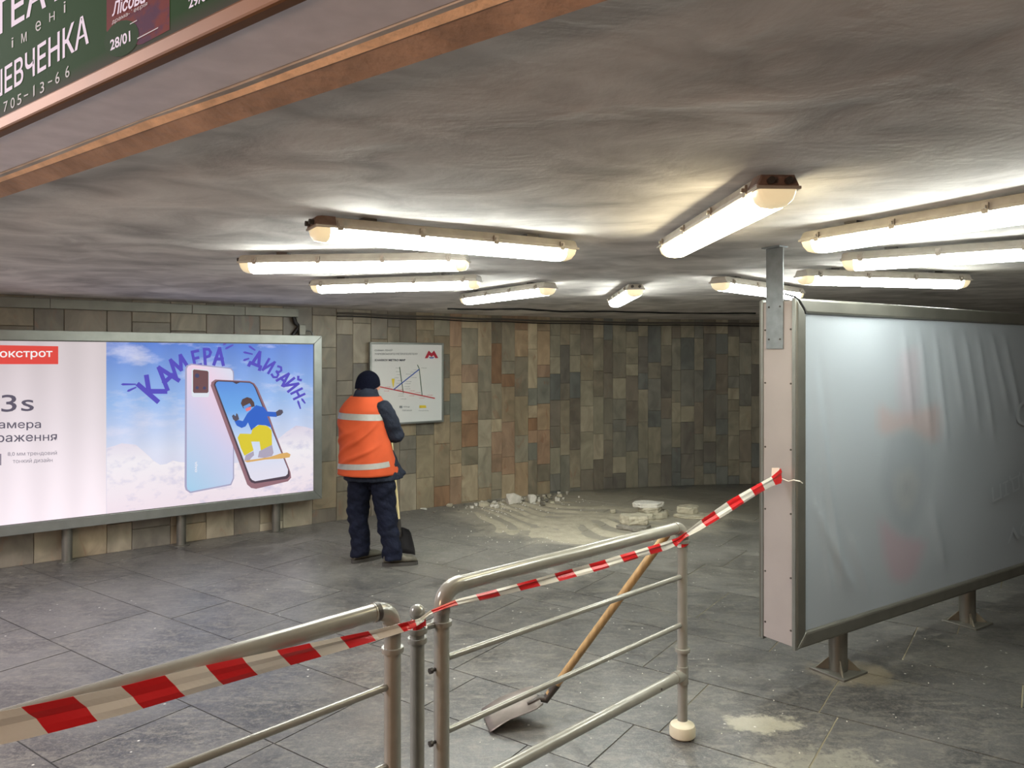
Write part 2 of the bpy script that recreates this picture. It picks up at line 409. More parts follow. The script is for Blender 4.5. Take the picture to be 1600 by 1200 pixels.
# walls
def wall_strip(name, pts, z0, z1, m, thick=.2):
    mb = MB()
    for i in range(len(pts) - 1):
        a, b = pts[i], pts[i + 1]; t = (b - a).normalized(); n = Vector((-t.y, t.x))
        vs = [(p.x, p.y, z) for z in (z0, z1) for p in (a, b, b + n * thick + t * .05, a + n * thick - t * .05)]
        mb.add(vs, [(0, 1, 5, 4), (1, 2, 6, 5), (2, 3, 7, 6), (3, 0, 4, 7), (4, 5, 6, 7), (3, 2, 1, 0)])
    return tag(mb.build(name, m), kind='structure')
wl = wall_strip('wall_left', [OUT[0], OUT[1], OUT[2]], -.12, 2.6, M['wallgrout'])
wb = wall_strip('wall_back', CURVE, -.12, 2.6, M['wallgrout'])
for o in (wl, wb): pass
wall_strip('wall_right', [Vector((9, 7)), Vector((9, -3.2))], -.12, 3.7, M['plaster'])
wall_strip('wall_rear', [Vector((9, -3.2)), Vector((-7.6, -3.2))], -.12, 3.7, M['plaster'])
wall_strip('wall_side', [Vector((-7.6, -3.2)), Vector((-7.6, 3.7))], -.12, 3.7, M['plaster'])
def palette(x, s):
    warm = [(136, 128, 110), (128, 120, 102), (118, 111, 96), (146, 138, 120), (112, 106, 94), (110, 104, 92), (136, 124, 102)]
    mid = [(156, 136, 110), (146, 122, 100), (160, 146, 122), (136, 122, 100), (142, 120, 100), (134, 128, 112), (164, 152, 128), (112, 112, 102), (132, 104, 80)]
    cool = [(100, 98, 88), (106, 102, 90), (94, 93, 86), (112, 108, 94), (86, 88, 84), (96, 90, 80), (118, 113, 98), (88, 85, 78)]
    if x < -1.0: p = warm if random.random() < .75 else [(106, 102, 92), (112, 104, 90)]
    elif x < .55: p = mid if random.random() < .8 else warm
    elif x < 1.3: p = cool if random.random() < .6 else warm
    else: p = cool
    c = random.choice(p); v = random.uniform(.95, 1.06) * (1.17 if p is cool else 1)
    return tuple(min(255, q * v) for q in c), (.5 if p is mid else .35 if p is warm else .12)
def arc(pts):
    L = [0]
    for i in range(len(pts) - 1): L.append(L[-1] + (pts[i + 1] - pts[i]).length)
    return L
def at_s(pts, L, s):
    for i in range(len(pts) - 1):
        if s <= L[i + 1] or i == len(pts) - 2:
            return pts[i].lerp(pts[i + 1], (s - L[i]) / (L[i + 1] - L[i]))
def tile_mesh(lst):
    me = MB(); tones = []
    for a, b, z0, z1, n, th, col, al in lst:
        t = (b - a).normalized(); g = .0016; e = .003
        a2 = a + t * g; b2 = b - t * g; z0 += g; z1 -= g
        vs = [(p.x, p.y, z) for z in (z0, z1) for p in (a2, b2)]
        ft = [((p + n * th).x, (p + n * th).y, z) for z, (pa, pb) in ((z0 + e, (a2 + t * e, b2 - t * e)), (z1 - e, (a2 + t * e, b2 - t * e))) for p in (pa, pb)]
        mdl = [((p + n * (th - e)).x, (p + n * (th - e)).y, z) for z in (z0, z1) for p in (a2, b2)]
        me.add(vs + mdl + ft, [(0, 1, 5, 4), (1, 3, 7, 5), (3, 2, 6, 7), (2, 0, 4, 6), (4, 5, 9, 8), (5, 7, 11, 9), (7, 6, 10, 11), (6, 4, 8, 10), (8, 9, 11, 10)])
        tones += [(*lin(col), al)] * 12
    return me, tones
def build_tiles(lst, parent, stuff=False):
    me, tones = tile_mesh(lst); o = me.build('wall_tile', M['stone'], parent)
    ca = o.data.color_attributes.new('tone', 'FLOAT_COLOR', 'POINT')
    for i, c in enumerate(tones): ca.data[i].color = c
    if stuff: tag(o, kind='stuff')
def tile_wall(pts, parent, visible, wr):
    L = arc(pts); s = 0; stuff = []
    while s < L[-1] - .02:
        mid = at_s(pts, L, s); w = random.uniform(*wr(mid)); w = min(w, L[-1] - s)
        a = at_s(pts, L, s); b = at_s(pts, L, s + w); t = (b - a).normalized(); n = Vector((t.y, -t.x)); c = (a + b) / 2
        z = -.002 - random.uniform(0, .2)
        while z < 2.30:
            h = random.choice((.16, .22, .28, .34, .34, .44, .5)); z1 = min(z + h, 2.30)
            if 2.30 - z1 < .07: z1 = 2.30
            col, al = palette(c.x, s)
            item = (a, b, max(z, -.002), z1, n, .012 + random.uniform(0, .002), col, al)
            if z1 > 0:
                if visible(c, max(z, 0), z1): build_tiles([item], parent)
                else: stuff.append(item)
            z = z1
        s += w
    if stuff: build_tiles(stuff, parent, True)
tile_wall([OUT[0], OUT[1], OUT[2]], wl, lambda c, z0, z1: c.x > -4.6 and (z1 > 2.0 or z0 < .3 or c.x > -2.15), lambda p: (.2, .34))
tile_wall(CURVE, wb, lambda c, z0, z1: c.x < 3.75, lambda p: (.13, .2) if p.x > -.6 else (.15, .24))
# low ceiling
bm = bmesh.new()
cs = .3
for i in range(-30, 34):
    for j in range(-14, 40):
        P = [Vector((i * cs, j * cs)), Vector(((i + 1) * cs, j * cs)), Vector(((i + 1) * cs, (j + 1) * cs)), Vector((i * cs, (j + 1) * cs))]
        P = clip_half(P, NE, CE)
        if len(P) < 3: continue
        P = clip_room(P)
        if len(P) < 3: continue
        try: bm.faces.new([bm.verts.new((p.x, p.y, ceil_z(p.x, p.y) + .007 * noise.noise(Vector((p.x * 1.6, p.y * 1.6, 0))))) for p in P][::-1])
        except Exception: pass
bmesh.ops.remove_doubles(bm, verts=bm.verts, dist=.0008)
ext = bmesh.ops.extrude_face_region(bm, geom=bm.faces[:])
for e in ext['geom']:
    if isinstance(e, bmesh.types.BMVert): e.co.z = 2.5
bmesh.ops.recalc_face_normals(bm, faces=bm.faces)
me = bpy.data.meshes.new('ceiling'); bm.to_mesh(me); bm.free(); me.materials.append(M['ceiling']); me.shade_smooth()
me.set_sharp_from_angle(angle=math.radians(40))
o = bpy.data.objects.new('ceiling', me); COL.objects.link(o); tag(o, kind='structure')
# fascia above the ceiling edge and upper hall ceiling
def E3(s, c, z): p = DE * s + NE * c; return Vector((p.x, p.y, z))
DE3 = Vector((DE.x, DE.y, 0)); NE3 = Vector((NE.x, NE.y, 0))
mb = MB(); mb.box((0, 0, 0), DE3, NE3, Z3, (-8.3, CE, 2.34), (9.2, CE + .2, 3.7)); tag(mb.build('wall_fascia', M['plaster']), kind='structure')
mb = MB(); P = clip_half(list(ROOM), -NE, -CE - .2); prism(mb, P[::-1], 3.6, 3.75); tag(mb.build('ceiling_hall', M['plaster']), kind='structure')
mb = MB()   # chamfered edge strip under the fascia
mb.add([E3(s, c, z) for s in (-8.2, 9.1) for c, z in ((CE - .002, 2.352), (CE - .001, 2.343), (CE + .03, 2.327), (CE + .034, 2.36))],
       [(0, 1, 5, 4), (1, 2, 6, 5), (2, 3, 7, 6), (3, 0, 4, 7), (3, 2, 1, 0), (4, 5, 6, 7)])
tag(mb.build('trim_1', M['tan']), kind='structure')
mb = MB()
mb.add([E3(s, c, z) for s in (-8.2, 9.1) for c, z in ((CE + .032, 2.329), (CE + .088, 2.307), (CE + .092, 2.36), (CE + .032, 2.36))],
       [(0, 1, 5, 4), (1, 2, 6, 5), (2, 3, 7, 6), (3, 0, 4, 7), (3, 2, 1, 0), (4, 5, 6, 7)])
tag(mb.build('trim_2', mat('edge_plaster', (168, 140, 120), .7, var=.3, vscale=7, bump=.4)), kind='structure')

# ------------------------------------------------------------------ lamps on the ceiling
def lens_ring(x, k):        # cross-section of the diffuser, scaled by k at the ends
    pr = [(-.064, 0), (-.062, -.018), (-.054, -.038), (-.036, -.052), (0, -.056), (.036, -.052), (.054, -.038), (.062, -.018), (.064, 0)]
    return [Vector((x, y * (.82 + .18 * k), z * k)) for y, z in pr]
def make_lamp():
    r = thing('ceiling_lamp', (0, 0, 0), '', '')
    mb = MB()
    pr = [(-.066, 0), (-.066, .012), (-.052, .042), (.052, .042), (.066, .012), (.066, 0)]
    R = []
    for x, k in ((-.635, .75), (-.628, .93), (-.61, 1), (.61, 1), (.628, .93), (.635, .75)):
        R.append([Vector((x, y * (.8 + .2 * k), z * k)) for y, z in pr])
    mb.rings(R); mb.build('housing', M['housing'], r, loc=(0, 0, 0), bevel=.003)
    mb = MB(); mb.rings([[Vector((x, y, z)) for y, z in ((-.071, -.004), (-.071, .006), (.071, .006), (.071, -.004))] for x in (-.64, .64)])
    mb.build('rim', M['housing'], r, loc=(0, 0, 0), bevel=.002)
    mb = MB(); mb.rings([lens_ring(x, k) for x, k in ((-.575, 1), (-.3, 1), (0, 1), (.3, 1), (.575, 1))])
    mb.build('diffuser', M['lens'], r, smooth=True, loc=(0, 0, 0))
    for s in (-1, 1):
        mb = MB(); mb.rings([lens_ring(s * x, k) for x, k in ((.576, .99), (.60, .97), (.618, .88), (.628, .66), (.633, .35))])
        tag(mb.build('diffuser_end', M['lensend'], r, smooth=True, loc=(0, 0, 0)), 'cream end of the clear diffuser')
        for y in (-.07, .07):
            for x in (.18, .54):
                mb = MB(); q = 1 if y > 0 else -1
                mb.box((s * x, y, 0), X3, Y3 * q, Z3, (-.012, -.002, -.012), (.012, .006, .026))
                mb.box((s * x, y, 0), X3, Y3 * q, Z3, (-.006, .005, .004), (.006, .016, .016))
                mb.build('clip', M['clip'], r, loc=(0, 0, 0))
        mb = MB(); mb.box((s * .4, 0, 0), X3, Y3, Z3, (-.03, -.03, .04), (.03, .03, .057)); mb.build('mounting_foot', M['steel'], r, loc=(0, 0, 0))
    for y in (-.028, .028):
        mb = MB(); mb.tube([(-.63, y, .02), (-.655, y, .02)], .011, 10)
        mb.build('cable_gland', M['steel'], r, loc=(0, 0, 0))
    return r
SEAM = .052
lamps = [  # inner end, outer end (pixels at the seam), label, yellowed
    ((868, 388), (520, 357), 'long white tube lamp tilting down to the right, with a dirty brown left end'),
    ((740, 406), (372, 411), 'level tube lamp at the far left of the ring, over the phone advert'),
    ((752, 438), (488, 446), 'thin tube lamp just below the level far left one, in front of the metro map'),
    ((870, 447), (720, 467), 'short looking tube lamp rising to the right above the stone wall'),
    ((955, 474), (1003, 445), 'smallest farthest tube lamp, seen end-on in the middle of the ceiling'),
    ((1045, 388), (1228, 284), 'yellowish tube lamp pointing at the camera with a brown near end, largest of the ring'),
    ((1120, 440), (1247, 458), 'tube lamp partly hidden behind the grey bracket of the right display'),
    ((1247, 430), (1510, 438), 'complete tube lamp directly above the blank grey banner'),
    ((1265, 377), (1600, 322), 'upper tube lamp running off the right edge of the photo'),
    ((1318, 407), (1600, 388), 'lower tube lamp running off the right edge of the photo'),
]
proto = make_lamp()
for i, (a, b, lab) in enumerate(lamps):
    o = proto if i == 0 else copy_tree(proto)
    z = 2.335 - SEAM
    A = at_z(*a, z); B = at_z(*b, z); d = (B - A).normalized()
    c = (A + B) / 2 if i < 8 else A + d * .635
    if i == 4: c = A.lerp(B, .5)
    zz = min(ceil_z((c + d * t).x, (c + d * t).y) for t in (-.6, 0, .6)) - .005 - SEAM
    o.location = (c.x, c.y, zz)
    o.rotation_euler = (0, 0, math.atan2(d.y, d.x) + math.pi)
    tag(o, lab, 'ceiling lamp', 'tube lamps in a ring on the ceiling')
    for k in kids(o):
        if i == 5 and k.name.startswith('diffuser') and 'end' not in k.name:
            k.data = k.data.copy(); k.data.materials[0] = M['lenswarm']
        if i in (0, 5) and k.name.startswith('housing'):
            k.data = k.data.copy(); k.data.materials[0] = M['housing']
if True:    # dirty caps over the outer ends of the two nearest lamps
    for i in (0, 5):
        a, b, lab = lamps[i]
        par = [q for q in bpy.data.objects if q.get('label') == lab][0]
        mb = MB(); R = []
        for x, k in ((-.6362, .77), (-.6295, .95), (-.61, 1.03), (-.555, 1.03)):
            R.append([Vector((x, y * (.8 + .2 * k), z * k)) for y, z in [(-.0668, .0), (-.0668, .012), (-.053, .043), (.053, .043), (.0668, .012), (.0668, .0)]])
        mb.rings(R); tag(mb.build('end_cap', M['dirty'], par, loc=(0, 0, 0)), 'brown stained end of the housing')

# ------------------------------------------------------------------ light boxes
def frame_mesh(mb, o, u, n, L0, L1, z0, z1, w, th, lip=.0):   # mitred picture frame on plane; n is outward
    def bar(a, b, c, d):
        vs = [o + u * p[0] + Z3 * p[1] + n * h for h in (0, th) for p in (a, b, c, d)]
        mb.add(vs, [(4, 5, 6, 7), (3, 2, 1, 0), (0, 1, 5, 4), (1, 2, 6, 5), (2, 3, 7, 6), (3, 0, 4, 7)])
    bar((L0, z1), (L0 + w, z1 - w), (L1 - w, z1 - w), (L1, z1))
    bar((L0, z0), (L1, z0), (L1 - w, z0 + w), (L0 + w, z0 + w))
    bar((L0, z0), (L0 + w, z0 + w), (L0 + w, z1 - w), (L0, z1))
    bar((L1, z0), (L1, z1), (L1 - w, z1 - w), (L1 - w, z0 + w))
def grad_mat(name, stops, z0, z1, es, nz=None, nscale=3, ncol=None, nlo=.5, nhi=.68, stretch=(1, 1, 2), band=0, u=None, axis=None):
    m = bpy.data.materials.new(name); m.use_nodes = True; nt = m.node_tree; L = nt.links; N = nt.nodes.new; b = nt.nodes['Principled BSDF']
    g = N('ShaderNodeNewGeometry'); d = N('ShaderNodeVectorMath'); d.operation = 'DOT_PRODUCT'; L.new(g.outputs['Position'], d.inputs[0])
    d.inputs[1].default_value = axis or (0, 0, 1)
    r = N('ShaderNodeMapRange'); r.inputs[1].default_value = z0; r.inputs[2].default_value = z1; L.new(d.outputs['Value'], r.inputs[0])
    cr = N('ShaderNodeValToRGB'); el = cr.color_ramp.elements
    while len(el) < len(stops): el.new(.5)
    for e, (p, c) in zip(el, stops): e.position = p; e.color = (*lin(c), 1)
    L.new(r.outputs[0], cr.inputs[0]); out = cr.outputs[0]
    if nz:
        mp = N('ShaderNodeMapping'); mp.inputs['Scale'].default_value = stretch; L.new(g.outputs['Position'], mp.inputs[0])
        n = N('ShaderNodeTexNoise'); n.inputs['Scale'].default_value = nscale; n.inputs['Detail'].default_value = 8; n.inputs['Roughness'].default_value = .6
        L.new(mp.outputs[0], n.inputs['Vector'])
        q = N('ShaderNodeMapRange'); q.inputs[1].default_value = nlo; q.inputs[2].default_value = nhi; q.inputs[4].default_value = nz; L.new(n.outputs[0], q.inputs[0])
        mx = N('ShaderNodeMix'); mx.data_type = 'RGBA'; L.new(q.outputs[0], mx.inputs[0]); L.new(out, mx.inputs[6]); mx.inputs[7].default_value = (*lin(ncol), 1); out = mx.outputs[2]
    L.new(out, b.inputs['Emission Color']); b.inputs['Emission Strength'].default_value = es
    dk = N('ShaderNodeVectorMath'); dk.operation = 'SCALE'; dk.inputs['Scale'].default_value = .2; L.new(out, dk.inputs[0]); L.new(dk.outputs[0], b.inputs['Base Color'])
    b.inputs['Roughness'].default_value = .35 if es > .6 else .8
    b.inputs['Specular IOR Level'].default_value = .5 if es > .6 else .08
    if band:  # the lamps behind the sheet glow in upright bars
        du = N('ShaderNodeVectorMath'); du.operation = 'DOT_PRODUCT'; L.new(g.outputs['Position'], du.inputs[0]); du.inputs[1].default_value = u
        s = N('ShaderNodeMath'); s.operation = 'MULTIPLY'; s.inputs[1].default_value = 2 * math.pi / .26; L.new(du.outputs['Value'], s.inputs[0])
        c = N('ShaderNodeMath'); c.operation = 'SINE'; L.new(s.outputs[0], c.inputs[0])
        a = N('ShaderNodeMapRange'); a.inputs[1].default_value = -1; a.inputs[2].default_value = 1; a.inputs[3].default_value = es * (1 - band); a.inputs[4].default_value = es * (1 + band)
        L.new(c.outputs[0], a.inputs[0]); L.new(a.outputs[0], b.inputs['Emission Strength'])
    return m
def ink(name, rgb, es=None): return mat(name, tuple(c * .45 for c in rgb), .8, spec=.1, emit=rgb, es=POSTER if es is None else es)
# --- left light box with the phone advert
PL = Plane((.61, -.792), -7.40); PL.u = Vector((.792, .61, 0)); PN = PL.n
end = PL.hit(503, 600); e0 = Vector((end.x, end.y, 0)); Z0, Z1 = .298, 1.985; LEN = 4.1
lb = thing('advertising_lightbox', tuple(e0 - PL.u * LEN / 2 - PN * .08), 'glowing light box on short legs at the left wall, showing phones and a snowboarder', 'light box')
mb = MB(); mb.box(e0, PL.u, PN, Z3, (-LEN, -.165, Z0), (0, -.012, Z1)); mb.build('casing', M['alu'], lb, bevel=.004)
mb = MB(); frame_mesh(mb, e0 - PN * .012, PL.u, PN, -LEN, 0, Z0, Z1, .085, .014); mb.build('frame', M['alu'], lb, bevel=.003)
mb = MB(); frame_mesh(mb, e0 - PN * .010, PL.u, PN, -LEN + .08, -.08, Z0 + .08, Z1 - .08, .012, .008); mb.build('frame_lip', M['aluin'], lb)
for x, y in ((105, 878), (282, 851), (428, 829)):
    p = at_z(x, y, 0); p = e0 + PL.u * (p - e0).dot(PL.u) - PN * .10
    mb = MB(); mb.tube([(p.x, p.y, 0.0), (p.x, p.y, Z0 + .01)], .042, 16); mb.lathe((p.x, p.y, 0), [(.001, 0), (.075, 0), (.075, .008), (.001, .008)])
    mb.build('leg', M['olive'], lb, smooth=True)
def offp(h): return PL.c and -h   # offsets are toward the camera
SB = PL.hit(166, 640); sb = (SB - e0).dot(PL.u)
white = grad_mat('poster_white', [(0, (252, 240, 248)), (.5, (226, 216, 222)), (1, (208, 196, 200))], .4, 1.95, POSTER, band=.05, u=tuple(PL.u))
mb = MB(); mb.box(e0, PL.u, PN, Z3, (-LEN + .085, -.011, Z0 + .085), (sb, -.006, Z1 - .085))
pan = mb.build('poster', white, lb); tag(pan, 'white text half of the backlit poster')
sky = grad_mat('poster_sky', [(0, (225, 215, 232)), (.3, (214, 220, 240)), (.62, (150, 185, 236)), (1, (68, 116, 208))], .5, 1.88, POSTER, nz=.7, nscale=2.0, ncol=(222, 222, 242), nlo=.52, nhi=.72, stretch=(1, 1, 2.6), band=.05, u=tuple(PL.u))
mb = MB(); mb.box(e0, PL.u, PN, Z3, (sb, -.011, Z0 + .085), (-.085, -.006, Z1 - .085))
pic = mb.build('poster', sky, lb); tag(pic, 'blue sky picture half of the backlit poster')
OFF = .006        # print lies just on the sheet; every layer a millimetre further out
def art(name, m, polys, layer, parent=pic, label=None):
    mb = MB()
    for P in polys: poly(mb, PL, P, -OFF + .0007 * layer + .001 if False else -(OFF - .0007 * layer - .001))
    o = mb.build(name, m, parent); return o
def zc(P): return [(140 + x / 4, 500 + y / 4) for x, y in P]      # crop pixels -> frame pixels
snow = grad_mat('poster_snow', [(0, (240, 226, 236)), (.6, (240, 236, 242)), (1, (214, 206, 226))], .4, 1.1, POSTER, nz=.45, nscale=7, ncol=(176, 176, 212), nlo=.52, nhi=.7, stretch=(1, 1, 1.6))
def bez(P): return P
art('mountain_print', snow, [zc([(107, 1212), (107, 800), (160, 785), (200, 770), (240, 775), (290, 780), (330, 815), (370, 850), (400, 880), (440, 905), (480, 900), (520, 878), (560, 888), (600, 890), (700, 905), (840, 900), (950, 890), (1060, 830), (1160, 760), (1230, 700), (1290, 660), (1350, 668), (1417, 690), (1417, 1080), (1000, 1130), (600, 1175), (250, 1205)])], 1)
glow = ink('poster_haze', (214, 222, 240))
pb = grad_mat('phone_back', [(0, (166, 208, 236)), (.45, (206, 208, 238)), (.75, (236, 206, 228)), (1, (214, 222, 240))], -.35, .25, POSTER, axis=(.5, .38, .5))
pl0 = PL.hit(*zc([(600, 1050)])[0]); pl1 = PL.hit(*zc([(900, 300)])[0]); ax = Vector((.5, .38, .5))
for nd in pb.node_tree.nodes:
    if nd.type == 'MAP_RANGE': nd.inputs[1].default_value = ax.dot(pl0); nd.inputs[2].default_value = ax.dot(pl1)
letters = [('К', 388, 430, 105, 160, 48), ('А', 478, 352, 105, 140, 40), ('М', 562, 290, 110, 120, 26), ('Е', 668, 240, 52, 95, 12), ('Р', 738, 228, 52, 100, 4), ('А', 810, 228, 68, 105, -3),
           ('Д', 1048, 250, 72, 105, -22), ('И', 1120, 288, 52, 82, -30), ('З', 1172, 326, 44, 78, -36), ('А', 1216, 366, 56, 84, -44), ('Й', 1260, 406, 56, 84, -52), ('Н', 1302, 462, 48, 76, -64)]
STROKES = {'К': [[(.15, 1), (.18, 0)], [(.85, .98), (.2, .45)], [(.3, .5), (.95, .02)]], 'А': [[(.05, 0), (.5, 1)], [(.5, 1), (.92, 0)], [(.15, .34), (.85, .36)]],
           'М': [[(.05, 0), (.2, 1)], [(.2, 1), (.5, .3)], [(.5, .3), (.82, 1)], [(.82, 1), (.95, 0)]], 'Е': [[(.15, 0), (.15, 1)], [(.15, .97), (.9, .97)], [(.15, .52), (.75, .52)], [(.15, .04), (.9, .04)]],
           'Р': [[(.15, 0), (.15, 1)], [(.15, .97), (.7, .95), (.9, .75), (.7, .52), (.15, .45)]], 'Д': [[(.2, .2), (.45, 1)], [(.45, 1), (.8, .2)], [(.0, .2), (1, .2)], [(.02, .2), (0, 0)], [(.98, .2), (1, 0)]],
           'И': [[(.1, 1), (.1, 0)], [(.1, .05), (.85, .95)], [(.88, 1), (.88, 0)]], 'З': [[(.1, .92), (.55, 1), (.85, .8), (.7, .58), (.35, .52)], [(.4, .52), (.85, .4), (.9, .15), (.5, 0), (.05, .1)]],
           'Й': [[(.1, 1), (.1, 0)], [(.1, .05), (.85, .95)], [(.88, 1), (.88, 0)], [(.25, 1.3), (.5, 1.16), (.75, 1.3)]], 'Н': [[(.1, 1), (.1, 0)], [(.88, 1), (.88, 0)], [(.1, .5), (.88, .52)]]}
vio = ink('violet_print', (92, 84, 196))
for t, x, y, w, h, a in letters:
    mb = MB(); q = math.radians(a); C, S = math.cos(q), math.sin(q); cx, cy = 140 + x / 4, 500 + y / 4; wd = h / 4 * .095
    for si, st in enumerate(STROKES[t]):
        pts = [Vector(((u - .5) * w / 4, -(v - .5) * h / 4)) for u, v in st]; Lf = []; Rt = []
        for k, p in enumerate(pts):
            d = (pts[min(k + 1, len(pts) - 1)] - pts[max(k - 1, 0)]).normalized(); n_ = Vector((-d.y, d.x)) * wd; ext = d * (wd * .6) * (-1 if k == 0 else 1 if k == len(pts) - 1 else 0)
            Lf.append(p + n_ + ext); Rt.append(p - n_ + ext)
        V_ = [PL.hit(cx + p.x * C + p.y * S, cy - p.x * S + p.y * C, -(OFF - .0021 - .0001 * si)) for p in Lf + Rt]; m_ = len(pts)
        mb.add(V_, [(k, k + 1, m_ + k + 1, m_ + k) for k in range(m_ - 1)])
    mb.build('letter', vio, pic)
mb = MB()
for x0, y0, x1, y1 in [(195, 402, 290, 402), (232, 447, 292, 420), (832, 158, 868, 132), (845, 182, 898, 155), (992, 160, 1036, 190), (958, 200, 1020, 214), (957, 254, 998, 240), (1322, 488, 1348, 522), (1300, 500, 1318, 556)]:
    v = Vector((x1 - x0, y1 - y0)).normalized(); q = Vector((-v.y, v.x)) * 7
    poly(mb, PL, zc([(x0, y0), (x0 + q.x + v.x * 12, y0 + q.y + v.y * 12), (x1 + q.x * .6, y1 + q.y * .6), (x1 - q.x * .6, y1 - q.y * .6), (x0 - q.x + v.x * 12, y0 - q.y + v.y * 12)]), -(OFF - .0021))
mb.build('stroke_print', vio, pic)
art('phone_back_edge', ink('phone_edge', (170, 168, 200)), [zc([(597, 305), (606, 284), (635, 272), (885, 300), (901, 320), (903, 345), (903, 990), (885, 1032), (628, 1082), (600, 1062), (594, 1040)])], 3)
art('phone_back', pb, [zc([(608, 305), (616, 288), (640, 280), (880, 306), (893, 322), (896, 345), (896, 988), (880, 1024), (632, 1072), (612, 1060), (607, 1040)])], 4)
art('camera_module', ink('module_rim', (226, 232, 244)), [zc([(638, 312), (648, 303), (738, 312), (747, 322), (747, 472), (740, 482), (648, 482), (638, 470)])], 5)
art('camera_module', ink('module_brown', (116, 84, 88)), [zc([(646, 316), (652, 309), (736, 318), (743, 326), (743, 448), (736, 456), (652, 456), (646, 448)])], 6)
mb = MB()
for cx, cy, r in ((672, 348, 14), (672, 423, 10), (718, 425, 10)):
    poly(mb, PL, zc([(cx + r * math.cos(a * math.pi / 6), cy + r * math.sin(a * math.pi / 6)) for a in range(12)]), -(OFF - .0056))
mb.build('camera_lens', ink('lens_print', (78, 78, 112)), pic)
mb = MB(); text_rot(mb, PL, 'vivo', 140 + 667 / 4, 500 + 918 / 4, 17, 4.5, -90, -(OFF - .0049), .02); mb.build('lettering', ink('logo_white', (240, 240, 250)), pic)
art('phone_front', ink('phone_rose', (150, 112, 122)), [zc([(757, 410), (762, 388), (785, 372), (1000, 382), (1030, 396), (1050, 425), (1120, 590), (1158, 700), (1255, 950), (1260, 985), (1240, 1008), (1040, 1055), (1010, 1050), (985, 1028)])], 5)
art('phone_bezel', ink('phone_dark', (84, 70, 82)), [zc([(776, 405), (782, 388), (800, 378), (1000, 388), (1024, 400), (1040, 425), (1248, 948), (1250, 975), (1235, 992), (1032, 1022), (1010, 1014), (998, 1000)])], 6)
scr = grad_mat('phone_screen', [(0, (226, 224, 240)), (.35, (206, 220, 244)), (.7, (110, 170, 236)), (1, (82, 140, 222))], .62, 1.52, POSTER)
art('phone_screen', scr, [zc([(786, 405), (792, 390), (804, 384), (895, 388), (917, 400), (940, 390), (1000, 393), (1020, 404), (1034, 428), (1240, 935), (1238, 962), (1225, 975), (1035, 1008), (1016, 1000), (1005, 986)])], 7)
sn = [('snowboard_print', (222, 176, 108), [[(965, 880), (1050, 868), (1130, 855), (1190, 835), (1235, 828), (1256, 840), (1250, 858), (1200, 866), (1100, 872), (985, 890)]]),
      ('boot_print', (176, 168, 190), [[(968, 878), (975, 845), (1025, 820), (1028, 845), (1010, 862), (1000, 876)], [(1052, 858), (1060, 820), (1140, 780), (1150, 830), (1140, 850), (1090, 862)]]),
      ('trousers_print', (222, 204, 60), [[(925, 735), (940, 710), (1010, 712), (1018, 680), (1060, 655), (1110, 662), (1138, 690), (1140, 780), (1070, 815), (1062, 760), (1010, 760), (1025, 815), (968, 848), (945, 800)]]),
      ('jacket_print', (58, 104, 204), [[(905, 632), (930, 625), (958, 632), (985, 585), (1040, 532), (1090, 545), (1110, 572), (1165, 575), (1170, 606), (1110, 602), (1138, 672), (1100, 658), (1050, 655), (1010, 690), (990, 640), (975, 665), (950, 675), (920, 660)]]),
      ('glove_print', (92, 86, 100), [[(890, 600), (900, 590), (912, 602), (918, 582), (926, 590), (935, 620), (912, 634), (896, 620)], [(1164, 575), (1185, 560), (1205, 562), (1210, 578), (1195, 595), (1170, 602)]]),
      ('helmet_print', (94, 74, 74), [[(945, 520), (955, 495), (985, 482), (1010, 490), (1028, 515), (1032, 540), (1010, 545), (960, 552)]]),
      ('face_print', (232, 130, 140), [[(972, 552), (1012, 540), (1006, 562), (980, 572)]]),
      ('goggles_print', (110, 160, 230), [[(960, 540), (1000, 520), (1010, 536), (968, 558)]])]
for i, (nm, c, P) in enumerate(sn):
    art(nm, ink(nm, c), [zc(p) for p in P], 8 + (i > 1) + (i > 3) + (i > 5) + (i > 6))
# left half: red flag and lettering
art('red_flag', ink('flag_red', (232, 82, 74)), [[(-70, 538), (91, 541), (91, 569), (-70, 569)]], 1, pan)
def ltext(t, bl, br, tl, c, lay=2, bold=.008):
    mb = MB(); text_quad(mb, PL, t, bl, br, tl, -(OFF - .0007 * lay - .001), bold); return mb.build('lettering', c, pan)
gt = ink('grey_print', (96, 90, 106)); gl = ink('light_grey_print', (140, 132, 146)); wt = ink('white_print', (255, 250, 250))
ltext('Фокстрот', (-19, 562), (82, 561), (-19, 545), wt, 3, .014)
ltext('3s', (2, 644), (53, 642), (2, 617), gt, 2, .004)
ltext('Камера', (-17, 673), (64, 672), (-17, 657), gt, 2, .008)
ltext('зображення', (-46, 696), (89, 692), (-46, 678), gt, 2, .008)
ltext('8,0 мм трендовий', (12, 714), (89, 712), (12, 706), gl, 2, .0)
ltext('тонкий дизайн', (20, 725), (82, 723), (20, 717), gl, 2, .0)
art('grey_bar', gl, [[(-3, 709), (2, 709), (2, 727), (-3, 727)]], 2, pan)
